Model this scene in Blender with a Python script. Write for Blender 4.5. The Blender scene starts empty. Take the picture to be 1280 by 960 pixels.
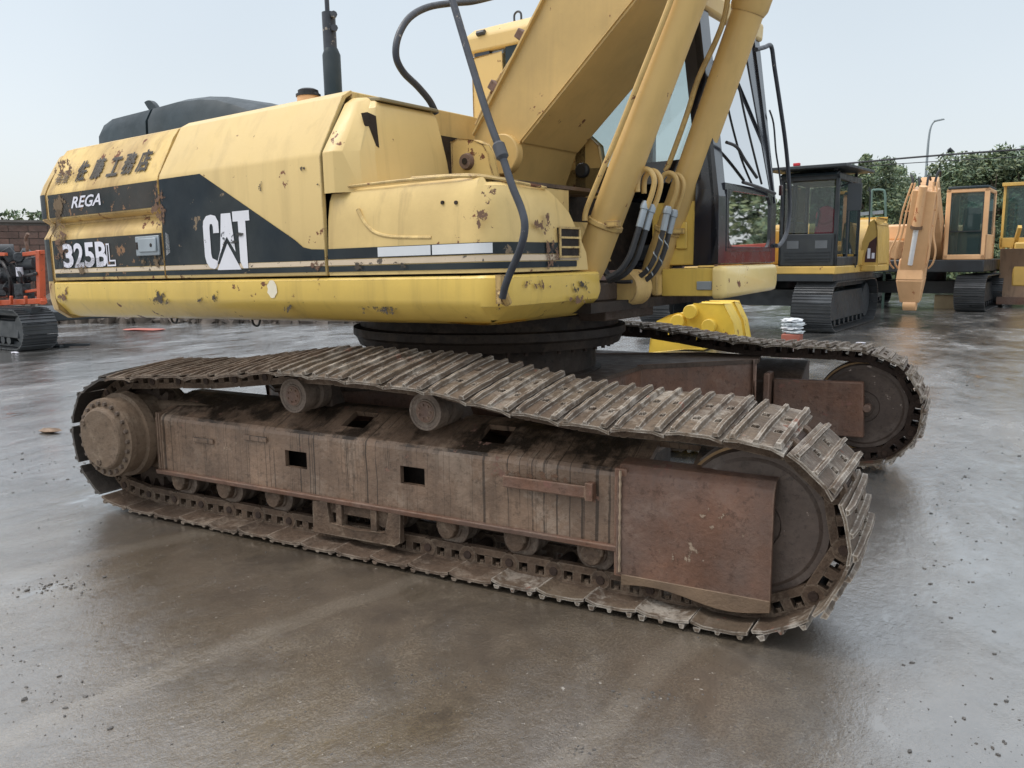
import bpy, math, random
from mathutils import Vector as V, Matrix, Euler
from mathutils.geometry import tessellate_polygon
R = math.radians
SC = bpy.context.scene
COL = SC.collection
rnd = random.Random(7)

# ------------------------------------------------------------------ camera
YAW, PITCH, ROLL, FPX = -.5054, .1505, -.0105, 1036.8
cy, sy, cp, sp = math.cos(YAW), math.sin(YAW), math.cos(PITCH), math.sin(PITCH)
_f = V((sy*cp, cy*cp, -sp)); _r = V((cy, -sy, 0)); _u = _r.cross(_f)
cr, sr = math.cos(ROLL), math.sin(ROLL)
_r, _u = _r*cr + _u*sr, _u*cr - _r*sr
CAM = V((4.6524, -3.2815, 1.5876))
cd = bpy.data.cameras.new('camera'); cam = bpy.data.objects.new('camera', cd); COL.objects.link(cam)
cd.sensor_width = 36; cd.lens = FPX/1280*36; cd.clip_start = .05; cd.clip_end = 3000
m = Matrix.Identity(4)
for i in range(3): m[i][0], m[i][1], m[i][2], m[i][3] = _r[i], _u[i], -_f[i], CAM[i]
cam.matrix_world = m
SC.camera = cam

# ------------------------------------------------------------------ light: overcast daylight
SUN_EL, SUN_AZ = R(58), R(-150)          # azimuth measured from +X, light comes from the camera's left, behind it
w = bpy.data.worlds.new('World'); SC.world = w; w.use_nodes = True
nt = w.node_tree; nt.nodes.clear()
def nn(t, **k):
    n = nt.nodes.new(t)
    for a, b in k.items(): setattr(n, a, b)
    return n
out = nn('ShaderNodeOutputWorld'); bg = nn('ShaderNodeBackground'); sky = nn('ShaderNodeTexSky')
sky.sky_type = 'NISHITA'; sky.sun_disc = False; sky.sun_elevation = SUN_EL; sky.sun_rotation = R(90) - SUN_AZ
sky.dust_density = 4; sky.air_density = 1
bg2 = nn('ShaderNodeBackground'); add = nn('ShaderNodeAddShader')
tc = nn('ShaderNodeTexCoord'); sx = nn('ShaderNodeSeparateXYZ'); ramp = nn('ShaderNodeValToRGB'); nz = nn('ShaderNodeTexNoise')
nz.inputs['Scale'].default_value = 1.6; nz.inputs['Detail'].default_value = 3
nt.links.new(tc.outputs['Generated'], sx.inputs[0]); nt.links.new(sx.outputs['Z'], ramp.inputs[0]); nt.links.new(tc.outputs['Generated'], nz.inputs['Vector'])
cr_ = ramp.color_ramp
cr_.elements[0].position = 0.0; cr_.elements[0].color = (.77, .81, .82, 1)
cr_.elements[1].position = 1.0; cr_.elements[1].color = (1.85, 1.9, 1.95, 1)
e = cr_.elements.new(.12); e.color = (.73, .775, .795, 1)
e = cr_.elements.new(.28); e.color = (.665, .725, .75, 1)
e = cr_.elements.new(.55); e.color = (1.12, 1.18, 1.22, 1)
mr = nn('ShaderNodeMapRange'); mr.inputs['From Min'].default_value = .3; mr.inputs['From Max'].default_value = .7
mr.inputs['To Min'].default_value = .93; mr.inputs['To Max'].default_value = 1.06
vm = nn('ShaderNodeVectorMath', operation='SCALE')
nt.links.new(nz.outputs['Fac'], mr.inputs['Value']); nt.links.new(ramp.outputs[0], vm.inputs[0]); nt.links.new(mr.outputs[0], vm.inputs['Scale'])
nt.links.new(vm.outputs[0], bg2.inputs['Color']); bg2.inputs['Strength'].default_value = .80
nt.links.new(sky.outputs[0], bg.inputs['Color']); bg.inputs['Strength'].default_value = .05
nt.links.new(bg.outputs[0], add.inputs[0]); nt.links.new(bg2.outputs[0], add.inputs[1]); nt.links.new(add.outputs[0], out.inputs[0])
sl = bpy.data.lights.new('sun', 'SUN'); sun = bpy.data.objects.new('sun', sl); COL.objects.link(sun)
sl.energy = 1.2; sl.angle = R(25); sl.color = (1, .97, .92)
sd = V((math.cos(SUN_EL)*math.cos(SUN_AZ), math.cos(SUN_EL)*math.sin(SUN_AZ), math.sin(SUN_EL)))
sun.rotation_euler = sd.to_track_quat('Z', 'Y').to_euler()
SC.view_settings.view_transform = 'Standard'; SC.view_settings.look = 'None'
SC.view_settings.exposure = 0.12; SC.view_settings.gamma = 1; SC.view_settings.use_curve_mapping = False

# ------------------------------------------------------------------ pixels of the 1280 x 960 photograph to points
def ray(px, py): return _f + _r*((px-640)/FPX) + _u*((480-py)/FPX)
def at(px, py, y):
    v = ray(px, py); return CAM + v*((y-CAM.y)/v.y)
def ground(px, py, z=0.0):
    v = ray(px, py); return CAM + v*((z-CAM.z)/v.z)
# frame of the slewed upper body: x forward, y to the machine's left (away from us), z up
MB_ = Matrix.Translation((1.94, 1.86, 0)) @ Matrix.Rotation(R(-6.8), 4, 'Z') @ Matrix.Rotation(R(-.9), 4, 'Y')
MBI = MB_.inverted(); CB = MBI @ CAM
def B(px, py, lat=None, x=None, z=None):
    v = MBI.to_3x3() @ ray(px, py)
    if lat is not None: t = (lat-CB.y)/v.y
    elif x is not None: t = (x-CB.x)/v.x
    else: t = (z-CB.z)/v.z
    return CB + v*t

# ------------------------------------------------------------------ materials
def mat(name, base, rough=.55, metal=0., var=.18, vs=2.5, dirt=None, dirt_amt=.0, dirt_s=1.2, chips=0., chipcol=(.09, .035, .018), chip_s=7.,
        streak=0., streakcol=(.05, .035, .025), bump=.05, bs=60., coat=0., rv=.12, lines=0., spec=.5, emis=None, grain=0., vstreak=.0, topdirt=0., edge=0., edgecol=(.10, .05, .03), ew=.012, worn=0., worncol=(.42, .37, .31), worn_s=7.):
    m = bpy.data.materials.new(name); m.use_nodes = True; t = m.node_tree; N = t.nodes; L = t.links
    b = N['Principled BSDF']
    def n(ty, **k):
        q = N.new(ty)
        for a, c in k.items(): setattr(q, a, c)
        return q
    tc = n('ShaderNodeTexCoord'); oi = n('ShaderNodeObjectInfo')
    ml = n('ShaderNodeMath', operation='MULTIPLY'); ml.inputs[1].default_value = 37.
    L.new(oi.outputs['Random'], ml.inputs[0])
    av = n('ShaderNodeVectorMath', operation='ADD'); L.new(tc.outputs['Object'], av.inputs[0]); L.new(ml.outputs[0], av.inputs[1])
    vec = av.outputs[0]
    def noise(scale, detail=5., rough_=.55, v=vec, mp=None, dist=0.):
        if mp:
            q = n('ShaderNodeMapping'); q.inputs['Scale'].default_value = mp; L.new(v, q.inputs['Vector']); v = q.outputs[0]
        q = n('ShaderNodeTexNoise'); q.inputs['Scale'].default_value = scale; q.inputs['Detail'].default_value = detail
        q.inputs['Roughness'].default_value = rough_; q.inputs['Distortion'].default_value = dist; L.new(v, q.inputs['Vector']); return q.outputs['Fac']
    def rng(v, a, c, lo=0., hi=1.):
        q = n('ShaderNodeMapRange'); q.inputs['From Min'].default_value = a; q.inputs['From Max'].default_value = c
        q.inputs['To Min'].default_value = lo; q.inputs['To Max'].default_value = hi; L.new(v, q.inputs['Value']); return q.outputs[0]
    def mix(fac, a, c):
        q = n('ShaderNodeMix', data_type='RGBA')
        for k, v in ((0, fac), (6, a), (7, c)):
            if hasattr(v, 'is_output'): L.new(v, q.inputs[k])
            elif k == 0: q.inputs[0].default_value = v
            else: q.inputs[k].default_value = (*v, 1)
        return q.outputs[2]
    def mul(a, c):
        q = n('ShaderNodeMath', operation='MULTIPLY')
        for k, v in ((0, a), (1, c)):
            if hasattr(v, 'is_output'): L.new(v, q.inputs[k])
            else: q.inputs[k].default_value = v
        return q.outputs[0]
    c0 = tuple(x*(1-var) for x in base); c1 = tuple(min(1, x*(1+var)) for x in base)
    col = mix(rng(noise(vs, 6), .3, .7), c0, c1)
    if grain: col = mix(mul(rng(noise(45., 6, .7), .35, .75), grain), col, tuple(x*.35 for x in base))
    if dirt: col = mix(mul(rng(noise(dirt_s, 7, .62), .42, .72), dirt_amt), col, dirt)
    if worn:
        f = mul(rng(noise(worn_s, 10, .74, dist=.3), .50, .60), rng(noise(worn_s*.3, 4), .40, .60)); col = mix(mul(f, worn), col, worncol)
        col = mix(mul(rng(noise(worn_s*5, 6, .75), .54, .64), .55), col, tuple(x*.3 for x in base))
    if topdirt:
        ge = n('ShaderNodeNewGeometry'); s2 = n('ShaderNodeSeparateXYZ'); L.new(ge.outputs['Normal'], s2.inputs[0])
        f = mul(rng(s2.outputs['Z'], .25, .7), rng(noise(3.6, 9, .68), .46, .56)); col = mix(mul(f, topdirt), col, streakcol)
    if streak:
        f = rng(noise(1.0, 5, .6, mp=(9, 9, .55), dist=.4), .52, .72); col = mix(mul(f, streak), col, streakcol)
    if lines:
        s3 = n('ShaderNodeSeparateXYZ'); L.new(vec, s3.inputs[0])
        wob = noise(3.5, 3, .5); ad = n('ShaderNodeMath', operation='MULTIPLY_ADD'); L.new(wob, ad.inputs[0]); ad.inputs[1].default_value = .03; L.new(s3.outputs['X'], ad.inputs[2])
        q = n('ShaderNodeTexNoise', noise_dimensions='1D'); q.inputs['Scale'].default_value = 15.; q.inputs['Detail'].default_value = 1.5; L.new(ad.outputs[0], q.inputs['W'])
        s = n('ShaderNodeMath', operation='SUBTRACT'); L.new(q.outputs['Fac'], s.inputs[0]); s.inputs[1].default_value = .5
        a2 = n('ShaderNodeMath', operation='ABSOLUTE'); L.new(s.outputs[0], a2.inputs[0])
        f = mul(rng(a2.outputs[0], .004, .016, 1., 0.), rng(noise(1.0, 5, .65, mp=(11, 11, 1.8)), .40, .47)); col = mix(mul(f, lines), col, streakcol)
    rgh = rng(noise(vs*3, 5), .3, .7, max(.03, rough-rv), min(1, rough+rv))
    if chips:
        f = rng(mul(noise(chip_s, 9, .68), rng(noise(chip_s*.22, 3), .35, .62, .78, 1.12)), .725-.13*chips, .745-.13*chips)
        col = mix(f, col, mix(noise(chip_s*4, 4), chipcol, tuple(min(1, x*2.6) for x in chipcol)))
        q = n('ShaderNodeMath', operation='MAXIMUM'); L.new(rgh, q.inputs[0]); L.new(mul(f, .8), q.inputs[1]); rgh = q.outputs[0]
    if edge:
        ge2 = n('ShaderNodeNewGeometry'); bv = n('ShaderNodeBevel'); bv.samples = 3; bv.inputs['Radius'].default_value = ew
        dt = n('ShaderNodeVectorMath', operation='DOT_PRODUCT'); L.new(ge2.outputs['True Normal'] if False else ge2.outputs['Normal'], dt.inputs[0]); L.new(bv.outputs[0], dt.inputs[1])
        f = rng(dt.outputs['Value'], .975, .86); f = mul(mul(f, rng(noise(14, 6, .7), .38, .56)), edge); col = mix(f, col, edgecol)
    L.new(col, b.inputs['Base Color']); L.new(rgh, b.inputs['Roughness']); b.inputs['Metallic'].default_value = metal
    b.inputs['Specular IOR Level'].default_value = spec
    if coat: b.inputs['Coat Weight'].default_value = coat; b.inputs['Coat Roughness'].default_value = .12
    if emis: b.inputs['Emission Color'].default_value = (*emis, 1); b.inputs['Emission Strength'].default_value = 1
    if bump:
        q = n('ShaderNodeBump'); q.inputs['Strength'].default_value = 1; q.inputs['Distance'].default_value = bump*.02
        L.new(noise(bs, 6, .65), q.inputs['Height']); L.new(q.outputs[0], b.inputs['Normal'])
    return m
def glass(name, tint=(.75, .85, .85), opac=.15, colr=(.35, .45, .45)):
    m = bpy.data.materials.new(name); m.use_nodes = True; t = m.node_tree; N = t.nodes; L = t.links; N.clear()
    o = N.new('ShaderNodeOutputMaterial'); tr = N.new('ShaderNodeBsdfTransparent'); tr.inputs[0].default_value = (*tint, 1)
    gl = N.new('ShaderNodeBsdfGlossy'); gl.inputs['Roughness'].default_value = .02; fr = N.new('ShaderNodeFresnel'); fr.inputs[0].default_value = 1.5
    df = N.new('ShaderNodeBsdfDiffuse'); df.inputs[0].default_value = (*colr, 1)
    m1 = N.new('ShaderNodeMixShader'); m1.inputs[0].default_value = opac; L.new(tr.outputs[0], m1.inputs[1]); L.new(df.outputs[0], m1.inputs[2])
    m2 = N.new('ShaderNodeMixShader'); L.new(fr.outputs[0], m2.inputs[0]); L.new(m1.outputs[0], m2.inputs[1]); L.new(gl.outputs[0], m2.inputs[2]); L.new(m2.outputs[0], o.inputs[0])
    return m
BR = (.05, .03, .018)
YEL = mat('faded_yellow_paint', (.72, .52, .215), .42, spec=.35, edge=.8, var=.06, vs=1.2, chips=.35, chip_s=9, dirt=(.36, .25, .10), dirt_amt=.35, streak=.18, streakcol=(.25, .16, .06), bump=.03, coat=.15)
YELC = mat('chipped_yellow_paint', (.72, .52, .21), .45, spec=.35, edge=1., var=.08, vs=1.6, chips=.55, chip_s=8, dirt=(.33, .22, .09), dirt_amt=.5, streak=.35, streakcol=(.16, .09, .04), bump=.04, coat=.1)
YELR = mat('rust_spotted_yellow_paint', (.70, .49, .18), .5, spec=.35, edge=1., ew=.02, var=.1, vs=1.6, chips=.7, chip_s=10, dirt=(.22, .12, .06), dirt_amt=.7, streak=.5, streakcol=(.14, .07, .03), bump=.08)
YELS = mat('skirt_yellow_paint', (.78, .54, .12), .38, spec=.35, edge=.8, var=.06, vs=1., chips=.4, chip_s=7, dirt=(.35, .24, .08), dirt_amt=.35, streak=.3, streakcol=(.3, .2, .06), bump=.03, coat=.2)
YELB = mat('boom_yellow_paint', (.68, .455, .17), .4, spec=.35, edge=.6, var=.07, vs=.9, chips=.32, chip_s=10, dirt=(.33, .23, .09), dirt_amt=.5, streak=.1, bump=.03, coat=.1)
YELW = mat('bright_cream_yellow_paint', (.80, .60, .23), .35, var=.05, vs=1, chips=.3, dirt=(.5, .36, .12), dirt_amt=.3, bump=.02, coat=.2)
BLK = mat('weathered_black_decal', (.012, .020, .027), .5, spec=.2, var=.25, vs=2, chips=.42, chip_s=11, chipcol=(.12, .09, .06), dirt=(.06, .065, .06), dirt_amt=.6, bump=.02)
BLKR = mat('peeling_black_decal', (.015, .026, .03), .5, spec=.2, var=.25, vs=2, chips=.7, chip_s=12, chipcol=(.14, .08, .045), dirt=(.08, .06, .045), dirt_amt=.7, bump=.04)
WHT = mat('scratched_white_print', (.72, .72, .76), .5, var=.05, chips=.75, chip_s=14, chipcol=(.03, .035, .04), bump=.02)
WHT2 = mat('white_print', (.74, .73, .80), .5, var=.05, chips=.4, chip_s=16, chipcol=(.03, .035, .04), bump=.02)
CRM = mat('cream_stripe_print', (.62, .50, .36), .5, var=.1, chips=.9, chip_s=14, chipcol=(.06, .05, .04), bump=.02)
INK = mat('faded_brown_ink', (.045, .036, .026), .6, var=.3, chips=.35, chip_s=22, chipcol=(.35, .24, .09), bump=.02)
STK = mat('pale_worn_sticker', (.66, .68, .70), .5, var=.08, chips=.55, chip_s=18, chipcol=(.1, .12, .13), bump=.02)
HOOD = mat('dark_blue_grey_plastic', (.022, .036, .045), .45, spec=.25, var=.2, vs=3, dirt=(.07, .08, .085), dirt_amt=.6, bump=.03)
TUBE = mat('grey_black_tube_paint', (.035, .04, .052), .42, var=.3, vs=9, chips=.45, chip_s=16, chipcol=(.16, .14, .12), bump=.06, dirt=(.09, .09, .09), dirt_amt=.5)
RUB = mat('black_rubber', (.018, .019, .022), .5, var=.3, vs=8, dirt=(.06, .055, .05), dirt_amt=.6, bump=.08)
DARK = mat('dark_grease_and_recess', (.018, .014, .012), .6, spec=.25, worn=.35, worncol=(.12, .085, .06), var=.4, vs=4, dirt=(.075, .052, .038), dirt_amt=.8, bump=.12)  # also paints the shade inside slots, holes and the grille
FRM = mat('muddy_track_frame_paint', (.225, .147, .098), .42, worn=.45, worncol=(.36, .29, .225), worn_s=5., spec=.4, var=.38, vs=3, dirt=(.15, .10, .07), dirt_amt=.85, dirt_s=1.9, chips=.45, chip_s=11, chipcol=(.10, .055, .04), streak=.4, streakcol=(.028, .019, .013), lines=.8, topdirt=.97, bump=.35, bs=35, grain=.35)
FRMR = mat('red_brown_rusted_plate', (.175, .090, .058), .5, worn=.4, worncol=(.27, .19, .15), worn_s=5., spec=.35, edge=.6, edgecol=(.36, .26, .18), var=.25, vs=4, dirt=(.13, .10, .085), dirt_amt=.8, dirt_s=2.6, chips=.6, chip_s=9, chipcol=(.10, .05, .038), streak=.35, streakcol=(.07, .045, .035), bump=.3, bs=30, grain=.35)
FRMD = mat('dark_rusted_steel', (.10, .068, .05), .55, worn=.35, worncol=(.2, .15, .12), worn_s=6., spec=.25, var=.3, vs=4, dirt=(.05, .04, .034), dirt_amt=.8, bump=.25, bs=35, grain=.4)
HUB = mat('dried_mud_hub', (.18, .128, .088), .6, worn=.5, worncol=(.32, .25, .18), worn_s=8., spec=.25, var=.18, vs=4, dirt=(.13, .085, .055), dirt_amt=.6, dirt_s=3, bump=.35, bs=25, grain=.35)
SHOE = mat('worn_track_shoe_steel', (.165, .122, .085), .52, spec=.3, edge=.95, edgecol=(.58, .53, .46), ew=.010, worn=.75, worncol=(.46, .41, .35), metal=.15, var=.28, vs=5, dirt=(.085, .055, .04), dirt_amt=.85, dirt_s=3.2, chips=.5, chip_s=9, chipcol=(.1, .05, .035), bump=.5, bs=30, grain=.5)
SHOEB = mat('mud_brown_track_shoe_steel', (.125, .084, .058), .6, spec=.25, edge=.8, edgecol=(.42, .35, .28), ew=.010, worn=.5, worncol=(.30, .24, .185), metal=.05, var=.3, vs=5, dirt=(.05, .035, .026), dirt_amt=.85, dirt_s=3.2, bump=.6, bs=30, grain=.5)
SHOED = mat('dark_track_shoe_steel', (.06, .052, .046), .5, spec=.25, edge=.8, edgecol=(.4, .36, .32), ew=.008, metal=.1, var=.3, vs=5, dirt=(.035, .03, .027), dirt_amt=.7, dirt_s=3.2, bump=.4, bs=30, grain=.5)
LINK = mat('muddy_link_steel', (.14, .092, .062), .6, worn=.5, worncol=(.28, .21, .15), worn_s=12., edge=.6, edgecol=(.34, .27, .2), ew=.008, spec=.25, metal=.05, var=.3, vs=9, dirt=(.055, .038, .028), dirt_amt=.8, dirt_s=5, bump=.5, bs=40, grain=.5)
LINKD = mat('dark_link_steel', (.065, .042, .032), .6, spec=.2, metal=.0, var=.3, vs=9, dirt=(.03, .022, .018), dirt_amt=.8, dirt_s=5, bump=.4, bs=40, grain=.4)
IDL = mat('polished_idler_steel', (.135, .098, .078), .4, worn=.3, worncol=(.3, .25, .21), worn_s=6., spec=.4, metal=.1, var=.3, vs=3, dirt=(.045, .034, .03), dirt_amt=.8, chips=.35, chip_s=13, chipcol=(.25, .2, .17), bump=.15, bs=30, grain=.4)
RIM = mat('ochre_worn_rim', (.33, .20, .09), .45, metal=.3, var=.3, vs=6, dirt=(.1, .06, .03), dirt_amt=.7, bump=.2, bs=30)
ROLL = mat('dusty_roller', (.19, .14, .105), .6, worn=.5, worncol=(.36, .29, .23), worn_s=14., var=.25, vs=9, dirt=(.08, .055, .04), dirt_amt=.7, dirt_s=6, bump=.5, bs=30, grain=.4)
CAB = mat('glossy_black_cab_paint', (.012, .014, .022), .2, var=.2, vs=2, coat=.6, bump=.01, dirt=(.03, .03, .035), dirt_amt=.4)
CABR = mat('glossy_maroon_reflection_tint', (.05, .012, .012), .25, var=.2, coat=.6, bump=.01)  # red reflection on the cab front put into the base colour
CHR = mat('chrome_rod', (.8, .82, .84), .3, metal=.0, var=.05, bump=0)
ZINC = mat('grey_zinc_plate', (.33, .37, .40), .4, metal=.3, var=.2, chips=.5, bump=.05)
GLS = glass('clear_cab_glass', (.88, .92, .92), .04, (.4, .45, .45))
GLSD = glass('tinted_cab_glass', (.50, .62, .62), .25, (.12, .19, .19))
GLSR = glass('mirror_cab_glass', (.50, .58, .60), .14, (.16, .2, .2))
OXR = mat('red_seat_cover', (.55, .03, .07), .6)
SEAT = mat('dark_seat', (.03, .035, .04), .7)
LINER = mat('pale_cab_lining', (.32, .34, .34), .7)
ORG = mat('faded_orange_paint', (.74, .45, .235), .45, var=.1, vs=1, chips=.5, chip_s=5, chipcol=(.2, .06, .02), dirt=(.4, .2, .08), dirt_amt=.4, bump=.05)
ORGR = mat('bright_orange_frame_paint', (.55, .10, .035), .45, var=.15, vs=2, chips=.5, dirt=(.25, .06, .03), dirt_amt=.4, bump=.05)
FYEL = mat('far_yellow_paint', (.62, .40, .10), .45, var=.1, chips=.5, dirt=(.3, .2, .08), dirt_amt=.4, bump=.05)
LYEL = mat('bright_yellow_casting', (.74, .51, .07), .4, var=.15, chips=.7, dirt=(.45, .3, .06), dirt_amt=.4, bump=.05)
FBLK = mat('far_black_steel', (.02, .025, .03), .45, var=.3, vs=2, dirt=(.05, .055, .055), dirt_amt=.5, bump=.05)
FTRK = mat('wet_black_track_steel', (.06, .065, .07), .38, metal=.3, var=.3, vs=2, dirt=(.03, .03, .03), dirt_amt=.6, bump=.1)
BUCK = mat('brown_worn_blade', (.22, .14, .085), .5, metal=.2, var=.25, vs=1.2, dirt=(.14, .1, .07), dirt_amt=.7, streak=.5, bump=.1)
GAL = mat('galvanised_pole', (.28, .32, .34), .5, bump=.02)
GREN = mat('green_grey_rail_paint', (.12, .20, .17), .5, bump=.02)
WIRE = mat('black_wire', (.03, .03, .035), .6, bump=0)
BRICK = mat('dull_red_brick', (.16, .095, .075), .85, var=.35, vs=3, dirt=(.1, .085, .075), dirt_amt=.6, bump=.3, bs=20)
MORT = mat('grey_mortar', (.16, .145, .13), .9, bump=.2, bs=20)
BARK = mat('tree_bark', (.09, .07, .05), .9, bump=.5, bs=12)
def leafm(name, c):
    m = mat(name, c, .6, var=.55, vs=.9, bump=0); return m
LEAF = [leafm('olive_green_leaves', (.12, .165, .085)), leafm('deep_green_leaves', (.085, .13, .075)), leafm('yellow_green_leaves', (.17, .20, .095))]
PEB = mat('dark_wet_gravel', (.085, .078, .072), .4, var=.5, vs=20, bump=.3)
RUBL = mat('brown_rubble', (.10, .08, .065), .8, var=.5, vs=3, bump=.6, bs=10)
WHB = mat('white_plastic_sack', (.62, .66, .68), .5, var=.15, vs=6, bump=.3, bs=8)
GNB = mat('green_print_sack', (.05, .32, .2), .5, bump=.1)
REDP = mat('red_rag', (.42, .13, .10), .7, bump=.3)
BLUEC = mat('red_blue_drum', (.30, .09, .06), .5)
ENG = mat('dark_oily_engine', (.035, .04, .045), .4, var=.6, vs=14, bump=.8, bs=14, metal=.3)

# ------------------------------------------------------------------ mesh builder
class G:
    def __init__(s): s.v = []; s.f = []; s.mi = []; s.cur = 0
    def add(s, vs, fs):
        o = len(s.v); s.v += [V(p) for p in vs]; s.f += [tuple(i+o for i in q) for q in fs]; s.mi += [s.cur]*len(fs); return s
    def box(s, x0, x1, y0, y1, z0, z1):
        return s.add([(x0,y0,z0),(x1,y0,z0),(x1,y1,z0),(x0,y1,z0),(x0,y0,z1),(x1,y0,z1),(x1,y1,z1),(x0,y1,z1)],
                     [(0,3,2,1),(4,5,6,7),(0,1,5,4),(1,2,6,5),(2,3,7,6),(3,0,4,7)])
    def obox(s, c, ax, ay, az):      # box from centre and three half-axis vectors
        c, ax, ay, az = V(c), V(ax), V(ay), V(az); p = []
        for k in (-1, 1):
            for a, b in ((-1,-1),(1,-1),(1,1),(-1,1)): p.append(c + ax*a + ay*b + az*k)
        return s.add(p, [(0,3,2,1),(4,5,6,7),(0,1,5,4),(1,2,6,5),(2,3,7,6),(3,0,4,7)])
    def bar(s, a, b, w, h, up=(0,0,1)):
        a, b = V(a), V(b); d = (b-a); L = d.length; d.normalize(); sd = d.cross(V(up)).normalized(); u = sd.cross(d)
        return s.obox((a+b)/2, d*(L/2), sd*(w/2), u*(h/2))
    def hexa(s, p):                  # eight corners: bottom four then top four
        return s.add(p, [(0,3,2,1),(4,5,6,7),(0,1,5,4),(1,2,6,5),(2,3,7,6),(3,0,4,7)])
    def prism(s, poly, d):           # polygon of 3D points extruded along vector d
        n = len(poly); P = [V(p) for p in poly]; d = V(d)
        tr = tessellate_polygon([P]); fs = [tuple(t) for t in tr] + [tuple(i+n for i in reversed(t)) for t in tr]
        fs += [(i, (i+1) % n, (i+1) % n+n, i+n) for i in range(n)]
        return s.add(P + [p+d for p in P], fs)
    def loft(s, rings, cap=True, closed=True):
        n = len(rings[0]); vs = [p for r in rings for p in r]; fs = []
        for k in range(len(rings)-1):
            for i in range(n if closed else n-1):
                j = (i+1) % n; fs.append((k*n+i, k*n+j, (k+1)*n+j, (k+1)*n+i))
        if cap and closed:
            fs.append(tuple(reversed(range(n)))); fs.append(tuple(range((len(rings)-1)*n, len(rings)*n)))
        return s.add(vs, fs)
    def cyl(s, a, b, r0, r1=None, n=20, cap=True):
        return s.lathe(a, b, [(0, r0), (1, r0 if r1 is None else r1)], n, cap)
    def lathe(s, a, b, prof, n=24, cap=True, absl=False):   # prof: (t along a-b, radius)
        a, b = V(a), V(b); d = b-a; L = d.length; d.normalize()
        x = d.orthogonal().normalized(); y = d.cross(x); rings = []
        for t, r in prof:
            c = a + d*(t if absl else t*L)
            rings.append([c + (x*math.cos(2*math.pi*i/n) + y*math.sin(2*math.pi*i/n))*r for i in range(n)])
        return s.loft(rings, cap)
    def tube(s, pts, r, n=10, sub=6):
        P = smooth(pts, sub) if sub else [V(p) for p in pts]; rings = []; x = None
        for i, p in enumerate(P):
            d = (P[min(i+1, len(P)-1)] - P[max(i-1, 0)]).normalized()
            x = (x - d*x.dot(d)).normalized() if x is not None else d.orthogonal().normalized(); y = d.cross(x)
            rr = r(i/(len(P)-1)) if callable(r) else r
            rings.append([p + (x*math.cos(2*math.pi*k/n) + y*math.sin(2*math.pi*k/n))*rr for k in range(n)])
        return s.loft(rings)
    def mesh(s, name, mats, off=V((0,0,0)), T=None, angle=35):
        me = bpy.data.meshes.new(name); vs = [(T @ p if T else p) - off for p in s.v]
        me.from_pydata([tuple(p) for p in vs], [], s.f)
        for q in (mats if isinstance(mats, (list, tuple)) else [mats]): me.materials.append(q)
        me.polygons.foreach_set('material_index', s.mi); me.polygons.foreach_set('use_smooth', [True]*len(s.f))
        me.update(); me.set_sharp_from_angle(angle=R(angle)); return me
def smooth(pts, sub=6):
    P = [V(p) for p in pts]; out = []
    for i in range(len(P)-1):
        a, b, c, d = P[max(i-1, 0)], P[i], P[i+1], P[min(i+2, len(P)-1)]
        for k in range(sub):
            t = k/sub; out.append(.5*((2*b) + (c-a)*t + (2*a-5*b+4*c-d)*t*t + (3*b-a-3*c+d)*t**3))
    return out + [P[-1]]
def wpos(o):
    p = V((0,0,0))
    while o is not None: p += o.location; o = o.parent
    return p
def tag(o, label=None, cat=None, group=None, kind=None):
    for k, v in (('label', label), ('category', cat), ('group', group), ('kind', kind)):
        if v: o[k] = v
    return o
def part(g, name, mats, parent=None, T=None, bevel=0., seg=2, angle=35, label=None, kind=None):
    me = g.mesh(name, mats, wpos(parent) if parent else V((0,0,0)), T, angle)
    o = bpy.data.objects.new(name, me); COL.objects.link(o); o.parent = parent
    if bevel:
        b = o.modifiers.new('bevel', 'BEVEL'); b.width = bevel; b.segments = seg; b.limit_method = 'ANGLE'; b.angle_limit = R(30)
    return tag(o, label, None, None, kind)
def empty(name, loc, label, cat, group=None):
    o = bpy.data.objects.new(name, None); COL.objects.link(o); o.location = loc; o.empty_display_size = .3
    return tag(o, label, cat, group)
def text(body, org, ex, ez, w, h, mt, name, parent, T=None, bold=.0, shear=0., extr=.0015, dbl=0.):
    cu = bpy.data.curves.new(name, 'FONT'); cu.body = body; cu.size = 1; cu.offset = bold; cu.shear = shear; cu.resolution_u = 3
    o = bpy.data.objects.new(name, cu); COL.objects.link(o); bpy.context.view_layer.update()
    me = bpy.data.meshes.new_from_object(o.evaluated_get(bpy.context.evaluated_depsgraph_get()))
    bpy.data.objects.remove(o); bpy.data.curves.remove(cu)
    xs = [v.co.x for v in me.vertices]; ys = [v.co.y for v in me.vertices]; x0, x1, y0, y1 = min(xs), max(xs), min(ys), max(ys)
    off = wpos(parent); org, ex, ez = V(org), V(ex).normalized(), V(ez).normalized(); no = ex.cross(ez)
    for v in me.vertices:
        p = org + ex*((v.co.x-x0)/(x1-x0)*w) + ez*((v.co.y-y0)/(y1-y0)*h) + no*extr
        v.co = (T @ p if T else p) - off
    if dbl:
        vs = [v.co.copy() for v in me.vertices]; fs = [tuple(p.vertices) for p in me.polygons]; n0 = len(vs); R3 = T.to_3x3() if T else Matrix.Identity(3)
        sh = [(0, 0), (dbl, 0), (0, dbl*.8), (dbl, dbl*.8)]; nv = []; nf = []
        for i, (a, b) in enumerate(sh):
            d = R3 @ (ex*a + ez*b + no*(.0004*i)); nv += [p+d for p in vs]; nf += [tuple(q+i*n0 for q in f) for f in fs]
        me = bpy.data.meshes.new(name); me.from_pydata([tuple(p) for p in nv], [], nf); me.update()
    me.materials.clear(); me.materials.append(mt); me.name = name
    o = bpy.data.objects.new(name, me); COL.objects.link(o); o.parent = parent; return o

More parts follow.
